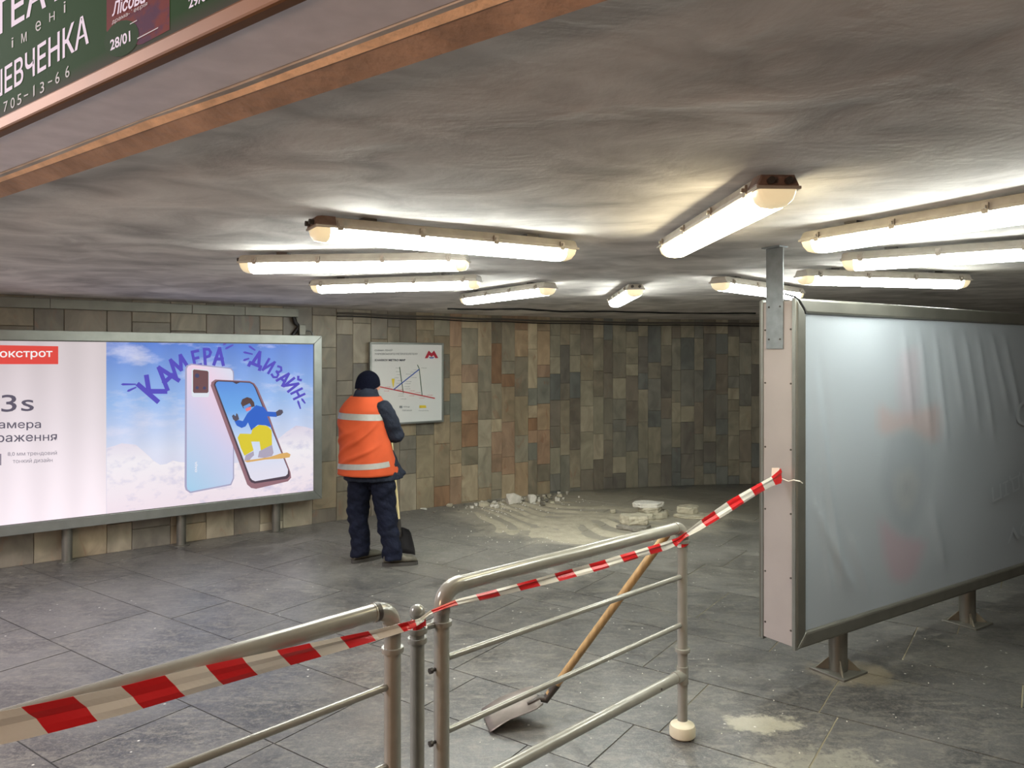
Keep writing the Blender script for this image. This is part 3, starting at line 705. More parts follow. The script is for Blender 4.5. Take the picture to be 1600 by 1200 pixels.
# cable and box at the end of the trunking over the light box
# --- metro map on the wall
a = at_d(578, 600, 8.30); b = at_d(693, 600, 8.86)
uu = Vector((b.x - a.x, b.y - a.y, 0)); wid = uu.length; uu.normalize(); nn = Vector((uu.y, -uu.x, 0))
MP = Plane((nn.x, nn.y), nn.dot(Vector((a.x, a.y, 0)))); a0 = Vector((a.x, a.y, 0))
mp = thing('metro_map', tuple(a0 + uu * wid / 2 + Z3 * .99), 'white framed metro line map hanging on the stone wall beside the worker', 'sign')
mz0, mz1 = 1.005, 1.93
mb = MB(); mb.box(a0, uu, nn, Z3, (.01, -.035, mz0 + .01), (wid - .01, -.004, mz1 - .01)); mb.build('board', M['white'], mp)
mb = MB(); frame_mesh(mb, a0 - nn * .036, uu, nn, 0, wid, mz0, mz1, .022, .044); mb.build('frame', M['alu'], mp, bevel=.003)
mink = {k: mat('map_' + k, c, .5) for k, c in dict(red=(186, 54, 62), green=(64, 92, 70), blue=(62, 88, 160), grey=(120, 126, 128), navy=(38, 42, 62), yellow=(216, 190, 50), crimson=(160, 24, 48)).items()}
def mz(x, y): return (570 + x / 7.5, 520 + y / 7.5)
def mline(k, x0, y0, x1, y1, w):
    v = Vector((x1 - x0, y1 - y0)).normalized(); q = Vector((-v.y, v.x)) * w / 2; mb = MB()
    poly(mb, MP, [mz(x0 + q.x, y0 + q.y), mz(x0 - q.x, y0 - q.y), mz(x1 - q.x, y1 - q.y), mz(x1 + q.x, y1 + q.y)], .002 + .0004 * (k == 'blue')); 
    return mb.build('route_line', mink[k], mp)
MP_s = MP.c
# sign of outward offset for this plane: hit(off) moves along n
mline('green', 407, 400, 452, 705, 9); mline('green', 616, 375, 676, 735, 9) if False else mline('green', 638, 420, 672, 735, 9)
mline('green', 616, 375, 640, 425, 9)
mline('blue', 335, 668, 638, 428, 13); mline('red', 165, 630, 822, 768, 13)
def mtext(k, t, x0, y0, x1, h, bold=.01):
    mb = MB(); text_quad(mb, MP, t, mz(x0, y0), mz(x1, y0), mz(x0, y0 - h), .002, bold); return mb.build('lettering', mink[k], mp)
mtext('grey', 'СХЕМА ЛІНІЙ', 115, 216, 325, 24, .02); mtext('grey', 'ХАРКІВСЬКОГО МЕТРОПОЛІТЕНУ', 115, 258, 620, 22, .01)
mtext('navy', 'KHARKIV METRO MAP', 118, 333, 476, 26, .018)
st = MB()
for x, y in [(360, 412), (362, 455), (375, 490), (350, 525), (385, 560), (370, 592)]: text_quad(st, MP, 'станція', mz(x, y + 6), mz(x + 46, y + 6), mz(x, y - 5), .002, .01)
for x, y in [(570, 435), (535, 460), (480, 484), (540, 525), (480, 572), (470, 595), (460, 630), (468, 657), (390, 740), (420, 775), (395, 715), (660, 412)]: text_quad(st, MP, 'станція', mz(x, y + 6), mz(x + 66, y + 6), mz(x, y - 6), .002, .01)
tag(st.build('station_lettering', mink['grey'], mp), kind='stuff')
st = MB()
for x, y in [(240, 635), (225, 682), (525, 680), (590, 700), (735, 730), (640, 765), (520, 738), (385, 665)]: text_quad(st, MP, 'станція', mz(x, y + 6), mz(x + 60, y + 6), mz(x, y - 6), .002, .01)
tag(st.build('station_lettering', mink['red'], mp), kind='stuff')
mb = MB(); poly(mb, MP, [mz(314, 538), mz(350, 538), mz(338, 635), mz(330, 635)], .003); mb.build('marker', mink['yellow'], mp)
mb = MB(); poly(mb, MP, [mz(640, 850), mz(715, 850), mz(722, 880), mz(640, 882)], .003); mb.build('legend_patch', mink['yellow'], mp)
mb = MB(); poly(mb, MP, [mz(405, 856), mz(440, 856), mz(440, 882), mz(405, 882)], .003); mb.build('legend_patch', mink['grey'], mp)
mtext('grey', 'легенда', 450, 878, 525, 18); mtext('grey', 'пояснення', 440, 918, 550, 16); mtext('grey', 'станції міста', 630, 920, 745, 16)
mb = MB(); poly(mb, MP, [mz(703, 298), mz(750, 208), mz(782, 240), mz(812, 208), mz(862, 296), mz(828, 298), mz(806, 262), mz(782, 284), mz(756, 262), mz(736, 298)], .003); mb.build('logo', mink['crimson'], mp)
mb = MB(); poly(mb, MP, [mz(748, 286), mz(818, 286), mz(800, 300), mz(764, 300)], .0034); mb.build('logo_bar', mink['blue'], mp)

# --- right display box seen from behind
RU = Vector((.838, .545, 0)).normalized(); RN = Vector((.545, -.838, 0)).normalized()
RP = Plane((RN.x, RN.y), -2.44)
c0 = RP.hit(1245, 700); r0 = Vector((c0.x, c0.y, 0)); T = .217; RL = 4.2; rz0, rz1 = .257, 2.06
rb = thing('display_box', tuple(r0 + RU * RL / 2 - RN * T / 2), 'large metal display box on legs at the right with an unlit wrinkled grey banner', 'display box')
mb = MB(); mb.box(r0, RU, RN, Z3, (.02, -T + .01, rz0 + .02), (RL, -.03, rz1 - .02)); mb.build('casing', M['olive'], rb)
mb = MB(); frame_mesh(mb, r0 - RN * .032, RU, RN, 0, RL, rz0, rz1, .078, .034); mb.build('frame', M['olive'], rb, bevel=.012)
mb = MB(); frame_mesh(mb, r0 - RN * (T - .002), RU, -RN, 0, RL, rz0, rz1, .078, .02); mb.build('rear_frame', M['olive'], rb, bevel=.004)
mb = MB(); mb.box(r0, RU, RN, Z3, (-.002, -T + .012, rz0 + .012), (.02, -.022, rz1 - .012)); tag(mb.build('end_panel', M['panel'], rb, bevel=.002), 'pale painted panel closing the near end')
for w0, w1, nm in ((-T - .0, -T + .012, 'end_rail'), (-.024, -.004, 'end_rail')):
    mb = MB(); mb.box(r0, RU, RN, Z3, (-.008, w0, rz0 - .002), (.02, w1, rz1 + .002)); mb.build(nm, M['alu'], rb, bevel=.002)
mb = MB()
for z in (.35, .62, .95, 1.28, 1.62, 1.9):
    for w in (-T + .024, -.034):
        c = r0 + RN * w + Z3 * z - RU * .002
        mb.tube([c, c - RU * .003], .005, 8)
mb.build('screw', M['steel'], rb)
# banner sheet with creases
def crease(s, z):
    h = .004 * noise.noise(Vector((s * 2, z * 2, 0)))
    def line(s0, z0, s1, z1, w, a):
        ab = Vector((s1 - s0, z1 - z0)); p = Vector((s - s0, z - z0)); t = max(0, min(1, p.dot(ab) / ab.dot(ab))); d = (p - ab * t).length
        return a * math.exp(-(d / w) ** 2) * min(1, 4 * t + .1) * min(1, 4 * (1 - t) + .1)
    h += line(.1, 1.95, .45, .35, .035, .012) + line(.08, 1.1, .6, .36, .03, .010) + line(.16, 1.4, .34, .34, .02, .007) + line(.2, 1.85, .36, 1.1, .03, -.009)
    for k in range(8): h += line(1.0 + k * .17, 2.0, 1.12 + k * .2, 1.35 - .1 * (k % 3), .03, .008)
    h += line(.5, .8, .7, .35, .03, .008) + line(1.3, .9, 1.5, .4, .04, .008)
    return h
mb = MB(); ns, nzz = 200, 90; L0, L1 = .07, RL - .07; vs = []
for j in range(nzz + 1):
    for i in range(ns + 1):
        s = L0 + (L1 - L0) * (i / ns) ** 1.2; z = rz0 + .07 + (rz1 - rz0 - .14) * j / nzz
        e = min(1, 8 * i / ns, 8 * (1 - i / ns), 8 * j / nzz, 8 * (1 - j / nzz))
        vs.append(r0 + RU * s + Z3 * z + RN * (-.020 + crease(s, z) * e))
mb.add(vs, [(j * (ns + 1) + i, j * (ns + 1) + i + 1, (j + 1) * (ns + 1) + i + 1, (j + 1) * (ns + 1) + i) for j in range(nzz) for i in range(ns)])
def banner_mat():
    m = mat('banner_fabric', (150, 157, 162), .55, var=0)
    nt = m.node_tree; L = nt.links; N = nt.nodes.new; b = nt.nodes['Principled BSDF']; at = N('ShaderNodeAttribute'); at.attribute_name = 'print'
    L.new(at.outputs['Color'], b.inputs['Base Color']); return m
bn = mb.build('banner', banner_mat(), rb, smooth=True, angle=180)
ca = bn.data.color_attributes.new('print', 'FLOAT_COLOR', 'POINT')
def inside(P, x, y):
    c = False
    for i in range(len(P)):
        x0, y0 = P[i]; x1, y1 = P[i - 1]
        if (y0 > y) != (y1 > y) and x < (x1 - x0) * (y - y0) / (y1 - y0) + x0: c = not c
    return c
def Rz(P): return [(1160 + x * .6162, 360 + y * .6162) for x, y in P]
ghost = [((154, 146, 152), Rz([(398, 310), (448, 295), (450, 440), (440, 480), (395, 480)])), ((160, 140, 136), Rz([(345, 440), (395, 470), (440, 460), (498, 440), (500, 530), (470, 535), (420, 500), (372, 520), (343, 510)])),
         ((132, 139, 144), Rz([(370, 525), (420, 505), (470, 535), (475, 600), (460, 700), (425, 780), (380, 740), (350, 640)])), ((152, 154, 153), Rz([(388, 620), (430, 600), (448, 640), (430, 700), (410, 720), (392, 680)])),
         ((124, 131, 135), Rz([(402, 640), (425, 625), (430, 670), (410, 690)])), ((160, 136, 144), Rz([(345, 725), (400, 775), (465, 790), (440, 870), (410, 893), (380, 885), (360, 830)]))]
base = lin((146, 153, 158))
for i, v in enumerate(vs):
    x = 800 + F * v.x / v.y; y = HY - F * (v.z - H) / v.y; c = base
    acc = Vector(base)
    for col, P in ghost:
        k = sum(inside(P, x + dx, y + dy) for dx in (-6, 0, 6) for dy in (-6, 0, 6)) / 9
        acc = acc.lerp(Vector(lin(col)), k * .6)
    ca.data[i].color = (*acc, 1)
gm = mat('faint_reverse_lettering', (158, 165, 170), .6)
def rtext(t, tl, tr, bl):       # lettering seen upside down through the cloth: tl is the foot of the word's first letter
    mb = MB(); text_quad(mb, RP, t, tl, tr, bl, -.006, .004); return tag(mb.build('lettering', gm, rb), 'faint upturned lettering showing through the banner')
rtext('ПІДКЛ', (1549, 757), (1625, 722), (1551, 785)); rtext('VОІ', (1574, 828), (1625, 802), (1574, 852)); rtext('ОС', (1588, 628), (1650, 615), (1588, 668))
# legs with base plates
for x, y in ((1308, 1048), (1511, 973), (1690, 915)):
    p = at_z(x, y, 0); p = r0 + RU * (p - r0).dot(RU) - RN * T / 2
    mb = MB(); mb.tube([(p.x, p.y, .01), (p.x, p.y, rz0 + .03)], .05, 24); lg = mb.build('leg', M['olive'], rb, smooth=True)
    mb = MB(); mb.box(p, RU, RN, Z3, (-.11, -.11, 0), (.11, .11, .012)); mb.build('base_plate', M['olive'], lg, bevel=.002)
    for q in (RU + RN, RU - RN, -RU + RN, -RU - RN):
        q = q.normalized(); w = q.cross(Z3) * .004; b0 = p + Z3 * .012
        mb = MB(); A = [b0 + q * .045, b0 + q * .12, b0 + q * .045 + Z3 * .07]
        mb.add([v + w for v in A] + [v - w for v in A], [(0, 1, 2), (5, 4, 3), (0, 3, 4, 1), (1, 4, 5, 2), (2, 5, 3, 0)]); mb.build('gusset', M['gusset'], lg)
# bracket to ceiling, on the end panel
bc = r0 - RN * (T * .57) - RU * .004
mb = MB(); top = ceil_z(bc.x, bc.y)
mb.box(bc, RN, -RU, Z3, (-.058, 0, 1.80), (.048, .006, top)); mb.box(bc, RN, -RU, Z3, (-.058, 0, rz1), (.058 - .01, -.03, top)) if False else None
mb.box(bc, RN, -RU, Z3, (-.062, -.03, top - .008), (.052, .04, top))
bk = mb.build('ceiling_bracket', M['zinc'], rb, bevel=.001)
mb = MB()
for z in (1.85, 2.02):
    for w in (-.04, .03): c = bc + RN * w + Z3 * z - RU * .006; mb.tube([c, c - RU * .003], .005, 8)
mb.build('rivet', M['steel'], bk)
mb = MB(); P = [at_d(1243, 464, 3.80), at_d(1250, 470, 3.80), at_d(1256, 480, 3.81), at_d(1259, 490, 3.83)]
P = [P[0] + Vector((-.03, .06, .02))] + P; mb.tube(P, .0045, 8); tag(mb.build('cable', M['cable'], rb, smooth=True), 'short black cable looped over the frame corner')

# --- green poster box hanging over the ceiling edge
GP = Plane((NE.x, NE.y), .765)
gz0, gz1 = 2.335, 3.25; g0 = Vector((NE.x * .765, NE.y * .765, 0)); S0, S1 = -4.4, 1.4
gb = thing('poster_case', tuple(g0 + NE3 * .08 + DE3 * -.6 + Z3 * gz0), 'brass framed case with a green theatre poster over the ceiling edge, top left', 'poster case')
mb = MB(); mb.box(g0, DE3, NE3, Z3, (S0, .02, gz0 + .004), (S1, .174, gz1)); mb.build('casing', M['lilac'], gb, bevel=.002)
mb = MB(); frame_mesh(mb, g0 + NE3 * .024, DE3, -NE3, S0, S1, gz0, gz1, .036, .03); mb.build('frame', M['brass'], gb, bevel=.006)
green = grad_mat('poster_green', [(0, (88, 78, 74)), (.03, (84, 80, 70)), (.09, (50, 80, 44)), (1, (48, 84, 44))], 2.36, 2.9, .42)
mb = MB(); mb.box(g0, DE3, NE3, Z3, (S0 + .03, .004, gz0 + .03), (S1 - .03, .012, gz1 - .03)); gpan = mb.build('poster', green, gb)
def gt_(t, bl, br, tl, m, bold=.02, lay=0): mb = MB(); text_quad(mb, GP, t, bl, br, tl, .0025 - lay * .0008, bold); return mb.build('lettering', m, gpan)
gw = ink('green_poster_white', (232, 214, 228), .8); gw2 = ink('green_poster_text', (206, 196, 196), .75)
def q4(x, y): return (x / 4, y / 4)
gt_('ТЕАТР', q4(-40, 238), q4(545, -112), q4(-40, 20), gw, .012)
gt_('ШЕВЧЕНКА', q4(-62, 640), q4(555, 268), q4(-62, 478), gw, .012)
for ch, x, y, h in (('і', 72, 300, 62), ('м', 133, 270, 58), ('е', 222, 200, 62), ('н', 308, 138, 55), ('і', 398, 82, 70)):
    gt_(ch, q4(x, y), q4(x + (12 if ch == 'і' else 34), y - (6 if ch == 'і' else 14)), q4(x, y - h), gw2, .0)
for ch, x, y, h in (('7', 22, 702, 62), ('0', 66, 682, 66), ('5', 108, 660, 66), ('-', 150, 605, 8), ('1', 208, 606, 66), ('3', 250, 586, 68), ('-', 300, 520, 8), ('6', 346, 528, 72), ('6', 408, 490, 72)):
    gt_(ch, q4(x, y), q4(x + (26 if ch != '1' else 8), y - 12), q4(x, y - h), gw2, .0)
pm = grad_mat('small_poster', [(0, (136, 70, 66)), (.5, (108, 58, 66)), (1, (120, 70, 76))], 2.42, 2.8, .45, nz=.6, nscale=9, ncol=(70, 66, 100), nlo=.5, nhi=.6)
mb = MB(); poly(mb, GP, [q4(666, 196), q4(666, -300), q4(1060, -400), q4(1060, 185), q4(1040, 196), q4(890, 276), q4(862, 280)], .003); mb.build('small_poster_print', pm, gpan)
mb = MB(); cxy = (760, 240)
poly(mb, GP, [q4(cxy[0] + 108 * math.cos(t * math.pi / 10), cxy[1] + 112 * math.sin(t * math.pi / 10) - 0.25 * 108 * math.cos(t * math.pi / 10)) for t in range(20)], .0024); mb.build('date_disc', ink('disc_green', (50, 76, 44), .42), gpan)
gt_('28/01', q4(690, 318), q4(815, 258), q4(688, 252), gw, .02, 1)
gt_('29/01', q4(1180, 55), q4(1310, -8), q4(1178, -10), gw, .02, 1)
gt_('Лісова', q4(700, 105), q4(905, 15), q4(712, 10), gw, .02, 2); gt_('драма-феєрія', q4(700, 158), q4(920, 40), q4(700, 125), gw2, .0, 2)
mb = MB(); poly(mb, GP, [q4(858, 238), q4(988, 170), q4(988, 176), q4(858, 245)], .0015); poly(mb, GP, [q4(812, 148), q4(856, 124), q4(856, 130), q4(812, 154)], .0015); mb.build('rule_print', gw2, gpan)

# ------------------------------------------------------------------ trunking and conduits along the wall top
def offset_pt(p, i, pts, d):
    a = pts[max(i - 1, 0)]; b = pts[min(i + 1, len(pts) - 1)]; t = (b - a).normalized(); return p + Vector((t.y, -t.x)) * d
tk = PL.hit(463, 480, -.2); L_ = Vector((OUT[1].x, OUT[1].y, 0)); wu = (OUT[2] - OUT[1]).normalized(); wu = Vector((wu.x, wu.y, 0)); wn = Vector((wu.y, -wu.x, 0))
te = (Vector((tk.x, tk.y, 0)) - L_).dot(wu)
trk = thing('cable_trunking', tuple(L_ + Z3 * 2.2), 'grey cable trunking along the wall top above the glowing light box', 'trunking')
segs = [-3.6, -2.2, -.9, .35, te - 1.05, te - .55, te]
for i in range(len(segs) - 1):
    mb = MB(); mb.box(L_, wu, wn, Z3, (segs[i] + .001, .016, 2.175 + .002 * (i % 2)), (segs[i + 1] - .001, .075, 2.262)); mb.build('cover', M['olive'], trk, bevel=.003)
p = L_ + wu * (te - .05) + wn * .06
mb = MB(); mb.tube([p + Z3 * 2.18, p + Z3 * 2.12 + wu * .02, p + Z3 * 2.08 + wu * .06, p + Z3 * 2.03 - wn * .02 + wu * .03, p - wn * .02 + Z3 * 1.99], .02, 10)
tag(mb.build('cable_bundle', M['cable'], smooth=True), 'black cable bundle dropping from the trunking end to the light box', 'cable')
mb = MB(); mb.box(p, wu, wn, Z3, (.05, .0, 1.987), (.12, .04, 2.10)); tag(mb.build('junction_box', M['olive'], bevel=.006), 'small junction box on top of the light box corner', 'junction box')
mb = MB(); pts = []
cc = p + wu * .16 - Z3 * 0
for k in range(13): q = math.pi * k / 12; pts.append(Vector((cc.x, cc.y, 1.99)) + wu * .05 * math.cos(q) + Z3 * .05 * math.sin(q))
mb.tube(pts, .007, 8); tag(mb.build('lifting_loop', M['alu'], smooth=True), 'small metal loop standing on the light box top near its right corner', 'loop')
for z, r, d, lab in ((2.235, .013, .03, 'thin conduit running along the curved stone wall just under the ceiling'), (2.205, .007, .024, 'thin dark cable under the conduit along the curved wall')):
    mb = MB(); pts = [offset_pt(q, i, CURVE, d) for i, q in enumerate(CURVE)]
    mb.tube([(q.x, q.y, z + .004 * math.sin(i)) for i, q in enumerate(pts)], r, 8)
    tag(mb.build('conduit' if r > .01 else 'wall_cable', M['conduit'] if r > .01 else M['cable'], smooth=True), lab, 'conduit' if r > .01 else 'cable')
mb = MB(); P = [Vector((-.7, 8.2)), Vector((-.3, 8.35)), Vector((.1, 8.4)), Vector((.6, 8.8)), Vector((1.2, 8.9)), Vector((2.0, 9.2)), Vector((3.0, 9.3))]
P = catmull(P, 5); mb.tube([(q.x, q.y, ceil_z(q.x, q.y) - .008 + .003 * math.sin(i * 2)) for i, q in enumerate(P)], .010, 8)
tag(mb.build('ceiling_cable', M['cable'], smooth=True), 'black cable wandering across the ceiling before the far wall', 'cable')

# ------------------------------------------------------------------ railings
def bend(p0, c, p1, r=.07, n=6):   # fillet at corner c
    c = Vector(c); a = (Vector(p0) - c).normalized(); b = (Vector(p1) - c).normalized(); out = []
    s = c + a * r; e = c + b * r
    for k in range(n + 1):
        t = k / n; out.append(s * (1 - t) ** 2 + c * 2 * t * (1 - t) + e * t * t)
    return out
def collar(mb, x, y, z, r=.034, h=.016): mb.lathe((x, y, z), [(r * .7, -h / 2), (r, -h / 2), (r * 1.04, 0), (r, h / 2), (r * .7, h / 2)])
GA = Vector((-.235, 2.52, 0)); GB = Vector((.79, 3.5, 0)); gu = (GB - GA).normalized(); gn = Vector((gu.y, -gu.x, 0))
zt = .975
gate = thing('gate_railing', tuple(GA.lerp(GB, .5)), 'grey pipe gate panel with the wooden shovel leaning behind it', 'railing')
mb = MB(); r = .026
path = [(GA.x, GA.y, .05), (GA.x, GA.y, zt - .2)] + [tuple(p) for p in bend((GA.x, GA.y, 0), (GA.x, GA.y, zt + .008), (GB.x, GB.y, zt), .055)] + [tuple(GA + gu * .3 + Z3 * (zt + .007)), tuple(GB - gu * .05 + Z3 * (zt - .003))]
mb.tube([GA + gu * .07 + Z3 * (zt + .008), GB - gu * .055 + Z3 * (zt - .004)], .0265, 24); mb.build('top_rail', M['pipe'], gate, smooth=True)
def post(parent, P, z0, z1, r=.0255): mb = MB(); mb.tube([P + Z3 * z0, P + Z3 * z1], r, 24); return mb.build('post', M['pipe'], parent, smooth=True)
pa = post(gate, GA, .03, zt - .07, .0265); pbp = post(gate, GB, .03, zt - .06, .0235)
mb = MB(); mb.tube(bend(GA, GA + Z3 * (zt + .008), GA + gu + Z3 * (zt + .008), .08, 8), .029, 24); mb.build('elbow', M['pipe'], gate, smooth=True)
mb = MB(); mb.tube(bend(GB - gu + Z3 * (zt - .004), GB + Z3 * (zt - .004), GB, .065, 8), .029, 24); mb.build('elbow', M['pipe'], gate, smooth=True)
for za, zb in ((.746, .741), (.500, .519)):
    mb = MB(); mb.tube([GA + Z3 * za, GB + Z3 * zb], .0115, 14); mb.build('bar', M['pipe'], gate, smooth=True)
mb = MB(); mb.tube([GA + Z3 * .27, GB - gu * .03 + Z3 * .285], .0235, 20); mb.build('lower_rail', M['pipe'], gate, smooth=True)
mb = MB(); mb.tube([GB - gu * .06 + Z3 * .285, GB + Z3 * .285], .0275, 20); mb.tube([GB + Z3 * .245, GB + Z3 * .325], .0275, 20); mb.build('tee_joint', M['pipe'], gate, smooth=True)
for P, z in ((GB, .905), (GB, .40), (GA, .868)):
    mb = MB(); collar(mb, P.x, P.y, z); mb.build('collar', M['pipe'], gate, smooth=True)
mb = MB(); mb.lathe((GB.x, GB.y, 0), [(.001, 0), (.052, 0), (.060, .008), (.060, .040), (.055, .055), (.036, .062), (.024, .075), (.001, .075)], 32); mb.build('foot', M['base'], gate, smooth=True)
mb = MB(); mb.lathe((GA.x, GA.y, 0), [(.001, 0), (.052, 0), (.060, .008), (.060, .040), (.055, .055), (.036, .062), (.024, .075), (.001, .075)], 32); mb.build('foot', M['base'], gate, smooth=True)
for z in (.72, .48):
    c = GA + Z3 * z - gu * .02; mb = MB(); mb.tube([c, c - gu * .022], .006, 8); mb.tube([c - gu * .020, c - gu * .030], .0105, 6); mb.build('hinge_bolt', M['steel'], gate)
mb = MB(); c = GA.lerp(GB, .86) + Z3 * .284 + gn * .0235; mb.tube([c, c + gn * .002], .005, 10); mb.build('bolt_hole', M['steel'], gate)
# middle post with ball
MPz = Vector((-.308, 2.455, 0))
mpst = thing('middle_post', tuple(MPz), 'slim grey post topped by a ball between the two railings', 'post')
mb = MB(); mb.tube([MPz + Z3 * 0, MPz + Z3 * .895], .0235, 20); mb.build('pole', M['pipe'], mpst, smooth=True)
mb = MB(); mb.ball(MPz + Z3 * .925, .026); mb.build('ball', M['pipe'], mpst, smooth=True, angle=180)
mb = MB(); collar(mb, MPz.x, MPz.y, .868, .033); collar(mb, MPz.x, MPz.y, .835, .031); mb.build('collar', M['pipe'], mpst, smooth=True)
mb = MB(); mb.tube([MPz + Z3 * .868 + (GA - MPz) * .3, MPz + Z3 * .868 + (GA - MPz) * .75], .011, 10); mb.build('hinge_link', M['pipe'], mpst, smooth=True)
# left railing
LA = Vector((-.372, 2.35, 0)); LBs = Vector((-2.2, .45, 0)); lu = (LBs - LA).normalized()
lr = thing('left_railing', tuple(LA.lerp(LBs, .5)), 'grey pipe railing running off the lower left corner with tape along it', 'railing')
lr.name = 'pipe_railing'
mb = MB(); mb.tube([LA + lu * .06 + Z3 * .976, LBs - lu * .06 + Z3 * .976], .0265, 24); mb.build('top_rail', M['pipe'], lr, smooth=True)
for P, s in ((LA, 1), (LBs, -1)):
    post(lr, P, 0, .92, .0265)
    mb = MB(); mb.tube(bend(P, P + Z3 * .976, P + lu * s + Z3 * .976, .075, 8), .029, 24); mb.build('elbow', M['pipe'], lr, smooth=True)
    mb = MB(); mb.lathe((P.x, P.y, 0), [(.001, 0), (.052, 0), (.060, .008), (.060, .040), (.036, .062), (.001, .062)], 32); mb.build('foot', M['base'], lr, smooth=True)
    mb = MB(); collar(mb, P.x, P.y, .845); mb.build('collar', M['pipe'], lr, smooth=True)
mb = MB(); q = LA + lu * .055 + Z3 * .976; mb.tube([q, q + lu * .014], .0300, 20); mb.build('joint_ring', M['steel'], lr, smooth=True)
for z in (.735, .49):
    mb = MB(); mb.tube([LA + Z3 * z, LBs + Z3 * z], .0115, 14); mb.build('bar', M['pipe'], lr, smooth=True)
mb = MB(); mb.tube([LA + Z3 * .27, LBs + Z3 * .27], .0235, 20); mb.build('lower_rail', M['pipe'], lr, smooth=True)

# ------------------------------------------------------------------ barrier tape
tape = [(-260, 1196, 1.40, 60, 0), (-60, 1150, 1.50, 56, 0), (60, 1124, 1.595, 50, 0), (195, 1093, 1.725, 43, .005), (310, 1062, 1.85, 38, -.004), (410, 1037, 1.98, 32, .006), (500, 1014, 2.105, 26, 0), (590, 991, 2.25, 17, .01), (640, 977, 2.31, 13, -.01), (655, 971, 2.41, 8, .0), (672, 957, 2.44, 5, 0), (690, 950, 2.47, 6, 0), (712, 942, 2.51, 9, 0), (760, 931, 2.62, 12, 0),
        (820, 915, 2.75, 13, 0), (880, 899, 2.89, 14, 0), (940, 883, 3.04, 13, 0), (1000, 865, 3.22, 13, 0), (1040, 853, 3.38, 14, 0), (1058, 846, 3.44, 12, 0), (1070, 836, 3.45, 8, 0), (1090, 823, 3.48, 14, 0), (1140, 791, 3.62, 18, 0), (1180, 767, 3.75, 16, 0), (1206, 752, 3.86, 16, 0), (1221, 743, 3.905, 24, 0)]
P = [(at_d(x, y, d), h / F * d) for x, y, d, h, w in tape]
cumu = [0]
for i in range(len(P) - 1): cumu.append(cumu[-1] + (P[i + 1][0] - P[i][0]).length)
def tp(s):
    s = max(0, min(cumu[-1], s))
    for i in range(len(P) - 1):
        if s <= cumu[i + 1]:
            t = (s - cumu[i]) / (cumu[i + 1] - cumu[i]); return P[i][0].lerp(P[i + 1][0], t), P[i][1] * (1 - t) + P[i + 1][1] * t
    return P[-1]
mb = MB(); STR = .0985; n = int(cumu[-1] / (STR / 6)); K = 4
for i in range(n):
    col = int(i / 6) % 2
    vv = []
    for s_ in (i * STR / 6, (i + 1) * STR / 6):
        for k in range(K + 1):
            f = k / K; c, h = tp(s_ + f * min(.05, tp(s_)[1] * .8)); 
            vv.append(c + Z3 * h * (.5 - f) + Vector((.3, -.9, 0)) * (.004 * math.sin(s_ * 7 + f * 5) + .003 * math.sin(f * 9)))
    mb.add(vv, [(k, k + 1, K + 2 + k, K + 1 + k) for k in range(K)], col)
tpo = mb.build('barrier_tape', [M['tapew'], M['red']]); tag(tpo, 'red and white barrier tape strung along the railings to the display box', 'tape')
sol = tpo.modifiers.new('s', 'SOLIDIFY'); sol.thickness = .0006
# knots round posts
for c, z, m in ((MPz, .885, 1), (GB, .893, 1)):
    mb = MB(); R_ = []
    for h in (-.008, .009): R_.append([Vector((c.x, c.y, z + h + .008 * math.sin(q * .5))) + Vector((math.cos(q / 16 * 2 * math.pi), math.sin(q / 16 * 2 * math.pi), 0)) * .029 for q in range(16)])
    mb.rings(R_, 0, caps=False); o = mb.build('tape_wrap', M['red'] , tpo)
    o.data.materials.append(M['tapew'])
    for p_ in o.data.polygons: p_.material_index = 1 if p_.index in (2, 3, 4, 9, 10) else 0
fr = Vector((1.397, 3.935, 0))
mb = MB(); e_ = at_d(1222, 733, 3.93)
mb.add([at_d(1208, 750, 3.90), at_d(1220, 731, 3.925), at_d(1222, 752, 3.905), at_d(1212, 756, 3.89)], [(0, 1, 2, 3)]); mb.build('tape_end', M['red'], tpo)
mb = MB(); mb.add([at_d(1206, 731, 3.945), at_d(1218, 731, 3.925), at_d(1214, 748, 3.93), at_d(1205, 746, 3.945)], [(0, 1, 2, 3)]); mb.build('adhesive_patch', mat('adhesive', (210, 196, 184), .6), tpo)
mb = MB(); q0 = [at_d(1222, 748, 3.895), at_d(1232, 752, 3.87), at_d(1240, 750, 3.845), at_d(1250, 752, 3.82), at_d(1254, 755, 3.83)]; mb.tube(q0, .003, 6); mb.build('tape_thread', M['tapew'], tpo)

